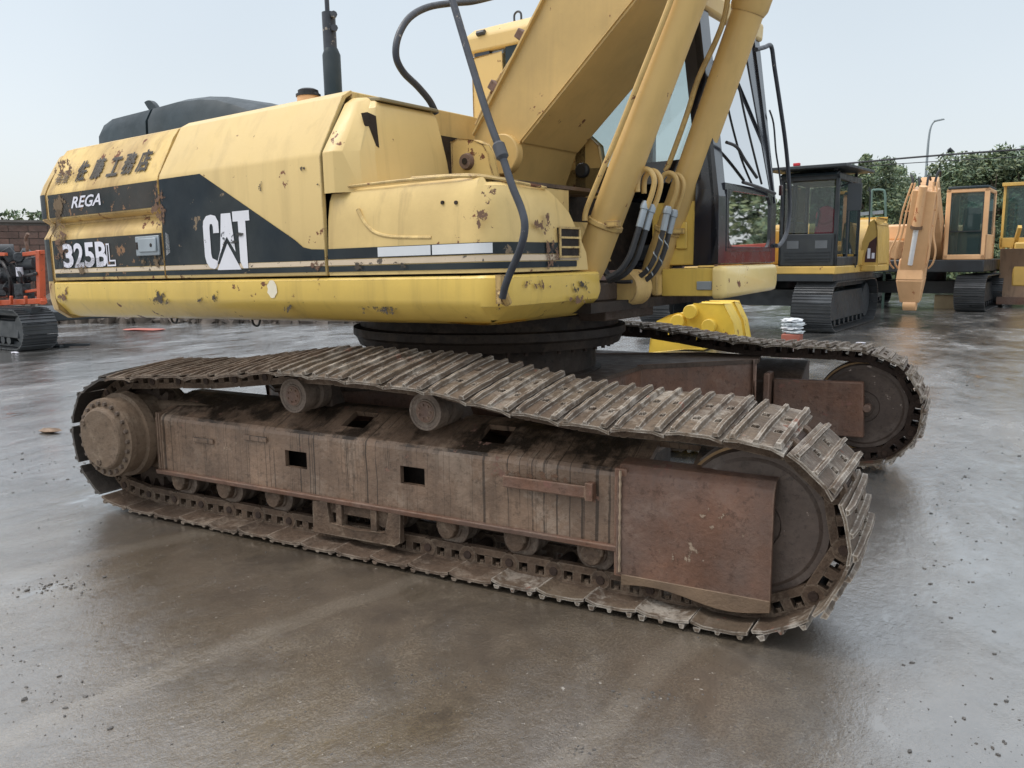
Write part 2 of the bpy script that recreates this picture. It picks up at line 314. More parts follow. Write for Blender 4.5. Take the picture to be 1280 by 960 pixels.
# ------------------------------------------------------------------ the setting: wet concrete yard
def ground_mat():
    m = bpy.data.materials.new('wet_concrete'); m.use_nodes = True; t = m.node_tree; N = t.nodes; L = t.links; b = N['Principled BSDF']
    tc = N.new('ShaderNodeTexCoord')
    def noise(s, d=6, r=.6, mp=None, dist=0):
        v = tc.outputs['Object']
        if mp: q = N.new('ShaderNodeMapping'); q.inputs['Scale'].default_value = mp; q.inputs['Rotation'].default_value = (0, 0, .5); L.new(v, q.inputs[0]); v = q.outputs[0]
        q = N.new('ShaderNodeTexNoise'); q.inputs['Scale'].default_value = s; q.inputs['Detail'].default_value = d; q.inputs['Roughness'].default_value = r; q.inputs['Distortion'].default_value = dist
        L.new(v, q.inputs['Vector']); return q.outputs['Fac']
    def rng(v, a, c, lo=0, hi=1):
        q = N.new('ShaderNodeMapRange'); 
        for i, x in enumerate((a, c, lo, hi)): q.inputs[i+1].default_value = x
        L.new(v, q.inputs[0]); return q.outputs[0]
    def mix(f, a, c):
        q = N.new('ShaderNodeMix'); q.data_type = 'RGBA'
        for k, v in ((0, f), (6, a), (7, c)):
            if hasattr(v, 'is_output'): L.new(v, q.inputs[k])
            else: q.inputs[k].default_value = (*v, 1) if k else v
        return q.outputs[2]
    def op(o, a, c):
        q = N.new('ShaderNodeMath'); q.operation = o
        for k, v in ((0, a), (1, c)):
            if hasattr(v, 'is_output'): L.new(v, q.inputs[k])
            else: q.inputs[k].default_value = v
        return q.outputs[0]
    col = mix(rng(noise(.5, 9, .66), .36, .62), (.092, .070, .048), (.150, .118, .084))
    col = mix(op('MULTIPLY', rng(noise(1.7, 10, .72, (1, .45, 1), .6), .5, .66), .6), col, (.235, .195, .145))     # pale dried mud
    col = mix(op('MULTIPLY', rng(noise(1.0, 9, .68, dist=.8), .54, .66), .65), col, (.05, .040, .031))
    col = mix(op('MULTIPLY', rng(noise(5.5, 8, .75), .50, .70), .45), col, (.055, .046, .038))
    col = mix(op('MULTIPLY', rng(noise(90, 6, .8), .45, .56), .65), col, (.05, .042, .034))
    col = mix(rng(noise(26, 5, .7), .64, .70), col, mix(rng(noise(.8, 5), .48, .62), (.2, .17, .13), (.46, .43, .38)))   # pale specks, stronger in patches
    col = mix(rng(noise(60, 4, .7), .64, .70), col, (.035, .03, .026))
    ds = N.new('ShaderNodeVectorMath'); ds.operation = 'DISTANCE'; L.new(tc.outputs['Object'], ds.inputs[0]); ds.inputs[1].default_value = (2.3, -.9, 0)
    zone = rng(op('ADD', ds.outputs['Value'], op('MULTIPLY', noise(.7, 8, .65), 3.)), 3.2, 4.9)      # brown round the machine, greyer further out
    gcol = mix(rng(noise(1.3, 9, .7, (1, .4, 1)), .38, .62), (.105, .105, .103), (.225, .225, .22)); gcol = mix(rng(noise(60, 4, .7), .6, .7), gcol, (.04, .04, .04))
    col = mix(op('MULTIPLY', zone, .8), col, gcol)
    trk = N.new('ShaderNodeTexWave'); trk.inputs['Scale'].default_value = .22; trk.inputs['Distortion'].default_value = 6; trk.inputs['Detail'].default_value = 4; trk.inputs['Detail Scale'].default_value = .6; L.new(tc.outputs['Object'], trk.inputs[0])
    col = mix(op('MULTIPLY', rng(trk.outputs['Fac'], .965, .995), .22), col, (.26, .225, .18))     # faint curved drag marks
    L.new(col, b.inputs['Base Color'])
    wet = rng(noise(.42, 9, .62, (1, .6, 1), .5), .47, .55)      # puddle film with a fairly sharp edge
    damp = rng(noise(2.6, 9, .7, (1, .5, 1)), .40, .66)
    rg = op('ADD', op('ADD', op('MULTIPLY', wet, .11), op('MULTIPLY', damp, .19)), .05)
    L.new(rg, b.inputs['Roughness']); b.inputs['Specular IOR Level'].default_value = .8
    b.inputs['Coat Weight'].default_value = 1.; b.inputs['Coat IOR'].default_value = 2.0
    L.new(op('MULTIPLY', rg, .8), b.inputs['Coat Roughness'])
    h = op('ADD', op('MULTIPLY', noise(38, 5, .65), .5), op('ADD', op('MULTIPLY', noise(7, 5, .62, (1, .55, 1)), 1.3), op('MULTIPLY', noise(150, 4, .7), .55)))
    h = op('MULTIPLY', h, op('ADD', op('MULTIPLY', wet, .8), op('ADD', op('MULTIPLY', damp, .6), .15)))
    q = N.new('ShaderNodeBump'); q.inputs['Strength'].default_value = .8; q.inputs['Distance'].default_value = .006
    L.new(h, q.inputs['Height']); L.new(q.outputs[0], b.inputs['Normal']); L.new(q.outputs[0], b.inputs['Coat Normal'])
    return m
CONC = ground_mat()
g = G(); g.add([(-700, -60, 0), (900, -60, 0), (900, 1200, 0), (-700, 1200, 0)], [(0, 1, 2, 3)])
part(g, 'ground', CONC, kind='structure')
# shallow joints between the cast slabs: dark strips a few millimetres wide
g = G()
JD = V((math.cos(R(21)), math.sin(R(21)), 0)); JN = V((-JD.y, JD.x, 0))
JN_M = mat('dark_joint_filler', (.07, .062, .054), .35, var=.4, vs=5, bump=.1)
for k, (o_, ln) in enumerate([(6.6, 60), (12.1, 60), (17.6, 60)]):
    c = V((-8, o_, .004)); P = []
    for side in (0, 1):
        for i in range(61): P.append(c + JD*(i-20) + JN*((.004 + .003*rnd.random())*(1 if side else -1)))
    g.add(P, [(i, i+1, 61+i+1, 61+i) for i in range(60)])
part(g, 'slab_joints', JN_M, kind='structure')

# ------------------------------------------------------------------ THE BIG EXCAVATOR
EX = empty('crawler_excavator', (1.64, 1.9, 0), 'big yellow crawler excavator with rusty muddy tracks and black stripes, filling the foreground', 'excavator')
C_Y = .2935; W = .587; XS, ZC, RP = -.06, .462, .375
def lerp_tab(tab, x):
    if x <= tab[0][0]: return tab[0][1:]
    for a, b in zip(tab, tab[1:]):
        if x <= b[0]:
            t = (x-a[0])/(b[0]-a[0]); return tuple(p+(q-p)*t for p, q in zip(a[1:], b[1:]))
    return tab[-1][1:]
TOP = [(-.1, .905, .95), (.3, .925, .957), (.6, .93, .98), (1.0, .97, 1.035), (1.4, 1.02, 1.09), (1.9, 1.0, 1.09), (2.35, .982, 1.083), (2.7, .925, 1.03), (3.0, .892, .985), (3.3, .88, .966), (3.6, .888, .968), (3.9, .9, .972)]
def track_path(xi, y0, far):
    xs = XS; P = []          # points x, z, tilt
    n = 40
    for i in range(n): x = xs+(xi-xs)*i/n; P.append((x, ZC-RP, 0.))
    for i in range(n): a = -math.pi/2 + math.pi*i/n; t = max(0, math.sin(a)); P.append((xi+RP*math.cos(a), ZC+RP*math.sin(a), .10*t))
    for i in range(n+1):
        u = i/n; x = xi+(xs-xi)*u; zn, zf = lerp_tab(TOP, x if not far else x*3.95/xi)
        zz = (zn+zf)/2-.078; e_ = min(1, min(x-xs, xi-x)/.35); e_ = max(0, e_); e_ = e_*e_*(3-2*e_)
        P.append((x, (ZC+RP)*(1-e_)+zz*e_, math.atan((zf-zn)/W)*e_+.10*(1-e_)))
    for i in range(1, n): a = math.pi/2 + math.pi*i/n; t = max(0, math.sin(a)); P.append((xs+RP*math.cos(a), ZC+RP*math.sin(a), .10*t))
    if far: P = [(a, b, -c*.4) for a, b, c in P]
    return P
def resample(P, pitch):
    P = P + [P[0]]; S = [0]
    for a, b in zip(P, P[1:]): S.append(S[-1]+math.hypot(b[0]-a[0], b[1]-a[1]))
    n = round(S[-1]/pitch); out = []; k = 0
    for i in range(n):
        s = S[-1]*(i+.35)/n
        while S[k+1] < s: k += 1
        t = (s-S[k])/(S[k+1]-S[k]); out.append(tuple(a+(b-a)*t for a, b in zip(P[k], P[k+1])))
    return out
# one triple-grouser shoe: x along the chain, y across, z outward; the holes between the grousers are real
def shoe_mesh(seed, mats, wide=W, y0=0.):
    r = random.Random(seed); g = G(); h = wide/2
    xs_ = [-.128, -.076, -.044, .02, .052, .112]; ys_ = [-h, -.115, -.075, .075, .115, h]
    holes = {(1, 1), (1, 3), (3, 1), (3, 3)}; zi, zo = .047, .061
    dz = lambda x, y: .006*math.sin(y*9+seed) * (abs(y)/h)**2 + (-.010 if x > .1 else 0) + (-.016 if x < -.12 else 0)
    for i in range(5):
        for j in range(5):
            if (i, j) in holes:
                a, b, c, d = xs_[i], xs_[i+1], ys_[j], ys_[j+1]
                p = [(a,c),(b,c),(b,d),(a,d)]
                g.add([(x, y, z) for z in (zi, zo) for x, y in p], [(0,1,5,4),(1,2,6,5),(2,3,7,6),(3,0,4,7)]); continue
            a, b, c, d = xs_[i], xs_[i+1], ys_[j], ys_[j+1]; p = [(a,c),(b,c),(b,d),(a,d)]
            g.add([(x, y, z+dz(x, y)) for z in (zi, zo) for x, y in p], [(3,2,1,0), (4,5,6,7)] + ([(0,1,5,4)] if j == 0 else []) + ([(2,3,7,6)] if j == 4 else []) + ([(3,0,4,7)] if i == 0 else []) + ([(1,2,6,5)] if i == 4 else []))
    for gx, hh, ww in ((-.100, .024, .017), (-.012, .022, .013), (.080, .022, .014)):
        n = 7; rings = []
        for k in range(n+1):
            y = -h + 2*h*k/n; wob = r.uniform(-.002, .002); top = zo+hh+r.uniform(-.004, .002)
            if k in (0, n): top -= .009
            rings.append([(gx-ww, y, zo-.001+dz(0, y)), (gx+ww, y, zo-.001+dz(0, y)), (gx+ww*.55+wob, y, top), (gx-ww*.55+wob, y, top)])
        g.loft(rings)
    for bx in (-.06, .036):
        for by in (-.095, .095):
            g.lathe((bx, by, zi+.004), (bx, by, zo+.010), [(0, .0135), (1, .0125)], 6)
    return g.mesh('shoe', mats)
def link_mesh(side, mt, seed=0):
    g = G(); y = .105*side; t = .019
    y0, y1 = y-t, y+t
    # rail on the inside (z negative), bosses round the pins, foot under the shoe, window between
    g.lathe((-.122, y0-.004, 0), (-.122, y1+.004, 0), [(0, .047), (1, .047)], 14); g.lathe((.122, y0-.02*0, 0), (.122, y1+.004, 0), [(0, .045), (1, .045)], 14)
    g.hexa([(-.10, y0, -.048), (.10, y0, -.048), (.10, y1, -.048), (-.10, y1, -.048), (-.12, y0, -.012), (.12, y0, -.012), (.12, y1, -.012), (-.12, y1, -.012)])
    g.box(-.095, -.070, y0, y1, -.015, .035); g.box(-.022, .022, y0, y1, -.015, .035); g.box(.070, .095, y0, y1, -.015, .035)
    g.box(-.098, .098, y0, y1, .033, .047)
    g.lathe((-.046, y, .018), (-.046, y, .035), [(0, .014), (1, .014)], 6); g.lathe((.046, y, .018), (.046, y, .035), [(0, .014), (1, .014)], 6)
    return g.mesh('track_link', mt)
def pin_mesh(mt):
    g = G(); g.lathe((-.122, -.135, 0), (-.122, .135, 0), [(0, .02), (.04, .024), (.96, .024), (1, .02)], 12); g.lathe((-.122, -.08, 0), (-.122, .08, 0), [(0, .034), (1, .034)], 12)
    return g.mesh('track_pin', mt)
def make_track(xi, y0, far):
    tr = empty('track', (1.94 - EX.location.x, y0 + C_Y - EX.location.y, 0), None, None); tr.parent = EX
    if far: tr['label'] = 'far side track with see-through link windows'
    else: tr['label'] = 'near side track, its upper run sagging and leaning'
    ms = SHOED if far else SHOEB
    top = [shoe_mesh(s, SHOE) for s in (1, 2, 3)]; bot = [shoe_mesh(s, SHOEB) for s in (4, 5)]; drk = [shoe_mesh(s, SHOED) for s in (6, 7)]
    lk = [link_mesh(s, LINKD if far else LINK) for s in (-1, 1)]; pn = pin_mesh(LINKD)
    P = resample(track_path(xi, y0, far), .2436); n = len(P); base = wpos(tr)
    for i in range(n):
        a, b = P[i], P[(i+1) % n]; c = V(((a[0]+b[0])/2, 0, (a[1]+b[1])/2)); t = V((b[0]-a[0], 0, b[1]-a[1])).normalized(); tl = (a[2]+b[2])/2
        jit = rnd.uniform(-.012, .012); tl += rnd.uniform(-.012, .012)
        o_ = V((t.z, 0, -t.x)); y = V((0, 1, 0))          # outward normal (chain runs along the bottom towards +x)
        cr2, sr2 = math.cos(tl), math.sin(tl)
        yy = y*cr2 + V((0, 0, 1))*sr2 if True else y
        yy = (yy - t*yy.dot(t)).normalized(); oo = t.cross(yy)*-1
        if oo.dot(o_) < 0: oo = -oo
        M3 = Matrix((t, yy, oo)).transposed()
        if M3.determinant() < 0: M3 = Matrix((t, -yy, oo)).transposed()
        M4 = M3.to_4x4(); M4.translation = c + V((1.94, y0+C_Y, 0)) - V((1.94, 0, 0)) + V((0, 0, 0)) - base
        M4.translation = V((c.x, y0+C_Y, c.z)) - base
        up = c.z > .78; right = c.x > xi-.1
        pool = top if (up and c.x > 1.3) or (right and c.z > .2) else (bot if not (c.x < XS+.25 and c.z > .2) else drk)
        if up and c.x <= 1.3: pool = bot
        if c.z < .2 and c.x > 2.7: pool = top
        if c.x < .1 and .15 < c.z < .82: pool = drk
        s_ = bpy.data.objects.new('shoe', rnd.choice(pool)); COL.objects.link(s_); s_.parent = tr; s_.matrix_basis = M4 @ Matrix.Rotation(jit, 4, 'Z')
        for q in lk + [pn]:
            l_ = bpy.data.objects.new(q.name.split('.')[0], q); COL.objects.link(l_); l_.parent = tr; l_.matrix_basis = M4
    return tr
XIN, XIF = 3.895, 3.99
make_track(XIN, 0., False); make_track(XIF, 3.14, True)

# idlers: dished discs with a worn ochre rim
for (xi, y, far) in ((XIN, C_Y, False), (XIF, 3.14+C_Y, True)):
    g = G(); g.lathe((xi, y-.105, ZC), (xi, y+.105, ZC), [(0, .02), (0, .075), (.03, .08), (.03, .115), (-.01, .12), (-.01, .27), (.03, .285), (.03, .312), (.16, .325), (.30, .325), (.34, .345), (.66, .345), (.70, .325), (.84, .325), (.97, .312), (.97, .285), (1.01, .27), (1.01, .12), (.97, .115), (.97, .02)], 64)
    idl = part(g, 'idler_wheel', IDL, EX, angle=25)
    g = G(); g.lathe((xi, y-.075, ZC), (xi, y-.04, ZC), [(0, .318), (0, .336), (1, .336), (1, .318)], 64, cap=False); part(g, 'worn_rim', RIM, idl)
# track frames
def frame(mirror, xe):
    f = (lambda y: y) if not mirror else (lambda y: 3.14+W-y)
    prof = [(.30, .275), (.135, .275), (.12, .285), (.12, .61), (.126, .628), (.142, .643), (.17, .653), (.36, .735), (.42, .75), (.5, .75)]
    xsl = [.2, .8, 1.291, 1.453, 1.62, 1.78, 2.098, 2.252, 2.50, 2.66, 3.3, 3.42, 3.62, 3.72]
    holes = {(2, 2), (6, 2)}; tophole = {(4, 6), (8, 6)} | ({(11, 6)})
    prof[6:7] = [(.17, .653), (.225, .675)]
    # indices after insertion: segments 0..9
    tophole = {(4, 7), (8, 7), (11, 7)}
    vprof = [(.30, .275), (.135, .275), (.12, .285), (.12, .43), (.12, .525), (.12, .61), (.126, .628), (.142, .643), (.17, .653), (.225, .675), (.36, .735), (.42, .75), (.5, .75)]
    holes = {(2, 3), (6, 3)}; tophole = {(4, 9), (8, 9), (11, 9)}
    g = G()
    for i in range(len(xsl)-1):
        for j in range(len(vprof)-1):
            if j >= 2 and j <= 4 and i >= 10: pass
            a, b = xsl[i], xsl[i+1]; (ya, za), (yb, zb) = vprof[j], vprof[j+1]
            P = [(a, ya, za), (b, ya, za), (b, yb, zb), (a, yb, zb)]
            if (i, j) in holes or (i, j) in tophole:
                nrm = (V(P[1])-V(P[0])).cross(V(P[3])-V(P[0])).normalized(); 
                if nrm.y > 0 and j < 6 or nrm.z < 0 and j > 6: nrm = -nrm
                Q = [tuple(V(p)-nrm*.03) for p in P]
                g.add([(x, f(y), z) for x, y, z in P+Q], [(0,1,5,4),(1,2,6,5),(2,3,7,6),(3,0,4,7)])
            else: g.add([(x, f(y), z) for x, y, z in P], [(0,1,2,3)])
    # end plates
    for x, d in ((.2, 1), (3.72, -1)): g.add([(x, f(y), z) for y, z in vprof] , [tuple(range(len(vprof)))])
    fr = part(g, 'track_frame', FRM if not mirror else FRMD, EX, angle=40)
    g = G(); g.hexa([(.2, f(.10), .262), (3.32, f(.10), .262), (3.32, f(.16), .262), (.2, f(.16), .262), (.2, f(.094), .292), (3.32, f(.094), .292), (3.32, f(.16), .292), (.2, f(.16), .292)])
    part(g, 'lower_flange', FRMR if not mirror else FRMD, fr, bevel=.006)
    return fr
FR = frame(False, XIN)
g = G(); g.box(.22, 3.3, .26, .9, .30, .60); part(g, 'inner_web', DARK, FR)
g = G()
for x in (.215, .235): g.box(x, x+.012, .112, .5, .28, .655)
part(g, 'end_plate', FRM, FR, bevel=.004)
# weld pads and lifting lug on the frame face
g = G(); g.box(.55, .72, .108, .122, .50, .53); part(g, 'weld_pad', FRM, FR, bevel=.004); g = G(); g.box(.98, 1.16, .108, .122, .555, .585); part(g, 'weld_pad', FRM, FR, bevel=.004)
g = G()
p0 = V((2.734, .12, .545)); p1 = V((3.20, .12, .485))
g.bar((2.735, .085, .53), (3.19, .085, .53), .012, .055); g.bar((2.735, .105, .505), (3.19, .105, .505), .045, .012)
g.box(3.165, 3.205, .075, .122, .49, .575)
part(g, 'step_bar', FRMR, FR, bevel=.004, label='dull red step bar welded to the frame')
# idler yoke cover with bent lower lip
g = G()
cv = [(3.325, .085, .16), (3.325, .085, .60), (3.33, .095, .635), (3.34, .12, .655), (3.35, .17, .672)]
def cover(g, y, x0, x1, z0, z1, sgn=1, bend=.03):
    pr = [(y, z0), (y-.004, z0+.1), (y, z1-.09), (y+.012, z1-.045), (y+.045, z1-.012), (y+.13, z1)]
    if sgn < 0: pr = [(2*y-a, b) for a, b in pr]
    rings = []
    for k in range(9):
        u = k/8; x = x0+(x1-x0)*u; dz = .02*math.sin(u*3)*0
        rings.append([(x, a, b+(dz if b < z0+.05 else 0)) for a, b in pr] + [(x, a+.022*sgn, b-.008) for a, b in reversed(pr)])
    g.loft(rings)
cover(g, .092, 3.315, 4.0, .165, .682)
cvr = part(g, 'idler_cover', FRMR, EX, bevel=.003, label='red-brown flat cover plate over the idler yoke')
g = G()
rings = []
for k in range(13):
    u = k/12; x = 3.34+u*.66; d = .028*math.sin(u*9)*.3+.05*u*.5
    rings.append([(x, .088, .168), (x, .108, .168), (x, .112, .12+.02*math.sin(u*7)-d*.5), (x, .092, .115+.02*math.sin(u*7)-d*.5)])
g.loft(rings); part(g, 'bent_lip', mat('ochre_bare_lip', (.19, .125, .075), .6, var=.3, vs=6, chips=.7, dirt=(.15, .1, .07), dirt_amt=.7, bump=.2), cvr, bevel=.003)
g = G(); g.tube([(3.335, .084, .18+.47*k/12) for k in range(13)], lambda t: .006+.002*math.sin(t*60), 6, 2); part(g, 'weld_bead', mat('pale_weld_bead', (.30, .22, .15), .7, var=.3, vs=30), cvr)
g = G(); g.box(3.30, 3.36, .10, .30, .15, .655); g.box(3.36, 3.9, .16, .2, .30, .42); part(g, 'yoke', FRMR, EX, bevel=.006)
# carrier rollers with brackets
for x, z in ((1.34, .835), (2.24, .815)):
    g = G(); g.lathe((x, .155, z), (x, .42, z), [(0, .03), (0, .062), (.02, .066), (.02, .082), (0, .088), (0, .098), (.12, .104), (.3, .104), (.34, .085), (.5, .085), (.54, .1), (.8, .1), (.84, .04), (1, .04)], 28)
    cr3 = part(g, 'carrier_roller', ROLL, EX, angle=28)
    g = G(); g.lathe((x, .150, z), (x, .158, z), [(0, .052), (1, .06)], 20); 
    for k in range(7): a = k*math.tau/7; g.lathe((x+.036*math.cos(a), .143, z+.036*math.sin(a)), (x+.036*math.cos(a), .152, z+.036*math.sin(a)), [(0, .007), (1, .008)], 6)
    part(g, 'roller_cap', FRMR, cr3)
    g = G(); g.hexa([(x-.09, .38, .70), (x+.09, .38, .70), (x+.09, .52, .70), (x-.09, .52, .70), (x-.05, .40, z+.06), (x+.05, .40, z+.06), (x+.05, .47, z+.06), (x-.05, .47, z+.06)])
    part(g, 'roller_bracket', FRMD, cr3, bevel=.008)
# bottom rollers, guards
for i in range(8):
    x = .36 + i*.402
    g = G(); g.lathe((x, .165, .215), (x, .43, .215), [(0, .02), (0, .05), (.03, .06), (.08, .062), (.08, .088), (.10, .098), (.2, .098), (.24, .083), (.42, .083), (.46, .098), (.6, .098), (.64, .083), (.85, .083), (.88, .09), (1, .09)], 24)
    br_ = part(g, 'bottom_roller', ROLL, EX, angle=28)
    g = G(); g.box(x-.06, x+.06, .128, .168, .215, .275); g.lathe((x, .125, .215), (x, .17, .215), [(0, .03), (0, .05), (1, .055)], 18); part(g, 'roller_collar', LINK, br_, bevel=.006)
g = G()
gp = [(1.50, .085), (2.06, .085), (2.10, .11), (2.10, .265), (2.03, .265), (2.0, .15), (1.80, .135), (1.62, .15), (1.60, .265), (1.50, .265)]
g.prism([(x, .10, z) for x, z in gp], (0, .03, 0)); g.box(1.66, 1.70, .105, .16, .13, .27); g.box(1.90, 1.94, .105, .16, .13, .27); g.box(1.5, 2.1, .13, .17, .2, .268)
part(g, 'track_guide', LINK, EX, bevel=.008)
# final drive
g = G(); cx, cz = XS-.01, .495
g.lathe((cx, -.085, cz), (cx, .42, cz), [(0, .0), (0, .03), (0, .18), (.012, .19), (.045, .196), (.075, .2), (.08, .24), (.085, .25), (.15, .252), (.16, .24), (.30, .245), (.31, .27), (.42, .275), (.43, .25), (.75, .24), (.9, .3), (1, .3)], 48)
fd = part(g, 'final_drive', HUB, EX, angle=25)
g = G()
for k in range(22):
    a = k*math.tau/22; bx, bz = cx+.222*math.cos(a), cz+.222*math.sin(a)
    g.lathe((bx, -.062, bz), (bx, -.042, bz), [(0, .013), (1, .016)], 6)
part(g, 'bolt', mat('mud_caked_bolt', (.10, .07, .05), .6, bump=.2), fd, kind='stuff')
for (dx, dz) in ((-.15, .09), (-.02, -.15)):
    g = G(); g.lathe((cx+dx, -.095, cz+dz), (cx+dx, -.083, cz+dz), [(0, .016), (0, .02), (1, .024)], 6); part(g, 'drain_plug', LINK, fd)
g = G()
tp = []
for k in range(22*4):
    a = k*math.tau/88; r_ = .30 if k % 4 in (0, 3) else .355; tp.append((XS+r_*math.cos(a), .27, ZC+r_*math.sin(a)))
g.prism(tp, (0, .05, 0)); part(g, 'sprocket', FRMD, EX)
g = G(); g.hexa([(XS+.05, .20, .25), (.55, .16, .27), (.55, .5, .27), (XS+.05, .5, .25), (XS+.05, .22, .70), (.6, .26, .70), (.6, .5, .72), (XS+.05, .5, .72)])
part(g, 'drive_housing', HUB, EX, bevel=.04, seg=3)
# far frame inner side, idler yoke box, idler
g = G(); fy = 3.14
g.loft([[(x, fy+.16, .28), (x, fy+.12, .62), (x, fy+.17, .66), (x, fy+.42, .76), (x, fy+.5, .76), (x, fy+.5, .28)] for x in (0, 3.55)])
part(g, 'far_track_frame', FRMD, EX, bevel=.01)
g = G(); g.hexa([(3.36, 3.2, .24), (4.02, 3.2, .25), (4.02, 3.27, .25), (3.36, 3.27, .24), (3.36, 3.2, .65), (4.0, 3.2, .665), (4.0, 3.27, .665), (3.36, 3.27, .65)])
part(g, 'idler_cover', FRMR, EX, bevel=.012, label='rusty inner idler cover on the far track')
g = G(); g.box(3.30, 3.345, 3.12, 3.3, .3, .70); g.lathe((4.03, 3.2, .47), (4.03, 3.3, .47), [(0, .03), (1, .03)], 12); part(g, 'yoke', FRMR, EX, bevel=.008)
# X shaped car body between the tracks
CX, CY_ = 1.62, 1.88
g = G(); pol = [(.55, .75), (.95, .45), (1.9, .95), (2.85, .45), (3.15, .60), (2.55, 1.35), (2.6, 2.35), (3.25, 3.0), (3.2, 3.3), (2.75, 3.3), (1.8, 2.75), (1.0, 3.3), (.5, 3.2), (.8, 2.4), (.75, 1.35)]
g.prism([(x, y, .52) for x, y in pol], (0, 0, .27)); part(g, 'car_body', FRMR, EX, bevel=.03, seg=3)
g = G(); pol2 = [(CX+(x-CX)*1.02, CY_+(y-CY_)*1.02) for x, y in pol]; g.prism([(x, y, .792) for x, y in pol2], (0, 0, .022)); part(g, 'car_body_top_plate', FRMD, EX, bevel=.006)
g = G(); g.lathe((CX, CY_, .80), (CX, CY_, 1.22), [(0, .80), (.05, .80), (.08, .76), (.5, .76), (.5, .93), (.62, .95), (.66, .97), (.78, .97), (.80, .92), (1, .92)], 72)
sb = part(g, 'swing_bearing', DARK, EX, angle=25)
g = G()
for k in range(48):
    a = k*math.tau/48; g.lathe((CX+.88*math.cos(a), CY_+.88*math.sin(a), .985), (CX+.88*math.cos(a), CY_+.88*math.sin(a), 1.012), [(0, .014), (1, .014)], 6)
part(g, 'bearing_bolt', LINKD, sb, kind='stuff')

# ------------------------------------------------------------------ upper body (body frame coordinates)
def bpart(g, name, mats, parent=EX, **k): return part(g, name, mats, parent, T=MB_, **k)
SIDE = -1.5
# counterweight at the tail: same side profile, rounded behind
prof = [(-.12, 1.20), (-.02, 1.27), (0, 1.36), (0, 1.84), (-.02, 1.87), (-.055, 1.93), (-.05, 1.95), (0, 1.98), (0, 2.18), (-.03, 2.25), (-.18, 2.49), (-.26, 2.53)]
g = G(); rings = []
for x, ins, tz in ((-3.535, 0, 1), (-3.60, .004, 1), (-3.68, .03, 1), (-3.76, .09, .99), (-3.83, .2, .98), (-3.88, .38, .97), (-3.91, .65, .96)):
    rings.append([(x, SIDE+ins-o*1, (z-1.2)*tz+1.2) for o, z in prof] + [(x, -(SIDE+ins-o), (z-1.2)*tz+1.2) for o, z in reversed(prof)])
g.loft(rings); cw = bpart(g, 'counterweight', YELR, angle=30)
g = G(); rr = []
for x, ins in ((-3.54, -.003), (-3.60, .001), (-3.68, .027), (-3.76, .087), (-3.83, .197)): rr.append([(x, SIDE+ins, 1.99), (x, SIDE+ins, 2.175)])
g.loft(rr, closed=False, cap=False); bpart(g, 'black_band', BLK, cw)
g = G(); rr = []
for x, ins in ((-3.54, -.003), (-3.60, .001), (-3.68, .027), (-3.76, .087)): rr.append([(x, SIDE+ins, 1.50), (x, SIDE+ins, 1.83)])
g.loft(rr, closed=False, cap=False); bpart(g, 'black_band', BLKR, cw)
# skirt (rounded front corner)
def outline(x0, side, xf, yin, rad, n=9):
    P = [(x0, side)]; c = (xf-rad, side+rad)
    for k in range(n+1): a = -math.pi/2 + math.pi/2*k/n; P.append((c[0]+rad*math.cos(a), c[1]+rad*math.sin(a)))
    P.append((xf, yin)); return P
def inset(P, d):
    out = []
    for i, p in enumerate(P):
        a = V(P[max(i-1, 0)]); b = V(P[min(i+1, len(P)-1)]); t = (b-a).normalized(); out.append((p[0]-t.y*d, p[1]+t.x*d))
    return out
def wall(g, rings, thick=0.02):     # open shell through outlines at different heights plus caps top and bottom
    n = len(rings[0]); vs = [q for r in rings for q in r]; fs = []
    for k in range(len(rings)-1):
        for i in range(n-1): fs.append((k*n+i, k*n+i+1, (k+1)*n+i+1, (k+1)*n+i))
    g.add(vs, fs)
SK = outline(-3.53, SIDE, .88, -.50, .13)
def ring(P, d, z): return [(x, y, z if not callable(z) else z(x, y)) for x, y in inset(P, d)]
g = G(); BZ = lambda x, y: 1.215 if x < .3 else 1.215+.035*(x-.3)/.6
wall(g, [ring(SK, .45, 1.24), ring(SK, .17, lambda x, y: BZ(x, y)-.005), ring(SK, .10, lambda x, y: BZ(x, y)+.02), ring(SK, .012, 1.335), ring(SK, 0, 1.37), ring(SK, 0, 1.478), ring(SK, .012, 1.492), ring(SK, .10, 1.495)])
skirt = bpart(g, 'lower_skirt', YELS, angle=28)
g = G(); g.box(-3.5, .45, -1.3, 1.4, 1.24, 1.30); g.box(.40, .88, -.6, 1.2, 1.25, 1.31); g.box(-3.53, -3.515, -1.40, -1.0, 1.24, 1.48); bpart(g, 'floor_plate', DARK)
g = G(); g.box(-3.5, .55, -1.40, 1.4, 1.49, 1.96); g.box(-3.45, -.25, -1.25, 1.3, 1.9, 2.38); bpart(g, 'inner_body', DARK)
# white dab of filler on the skirt
g = G(); c = B(340, 361, lat=SIDE-.004); P = [(c.x+.045*math.cos(a*math.tau/16)*(1+.15*math.sin(3*a)), SIDE-.004, 1.43+.055*math.sin(a*math.tau/16)) for a in range(16)]
g.add(P, [tuple(range(16))]); bpart(g, 'paint_dab', mat('pale_filler_dab', (.75, .68, .52), .5, bump=.02), skirt)
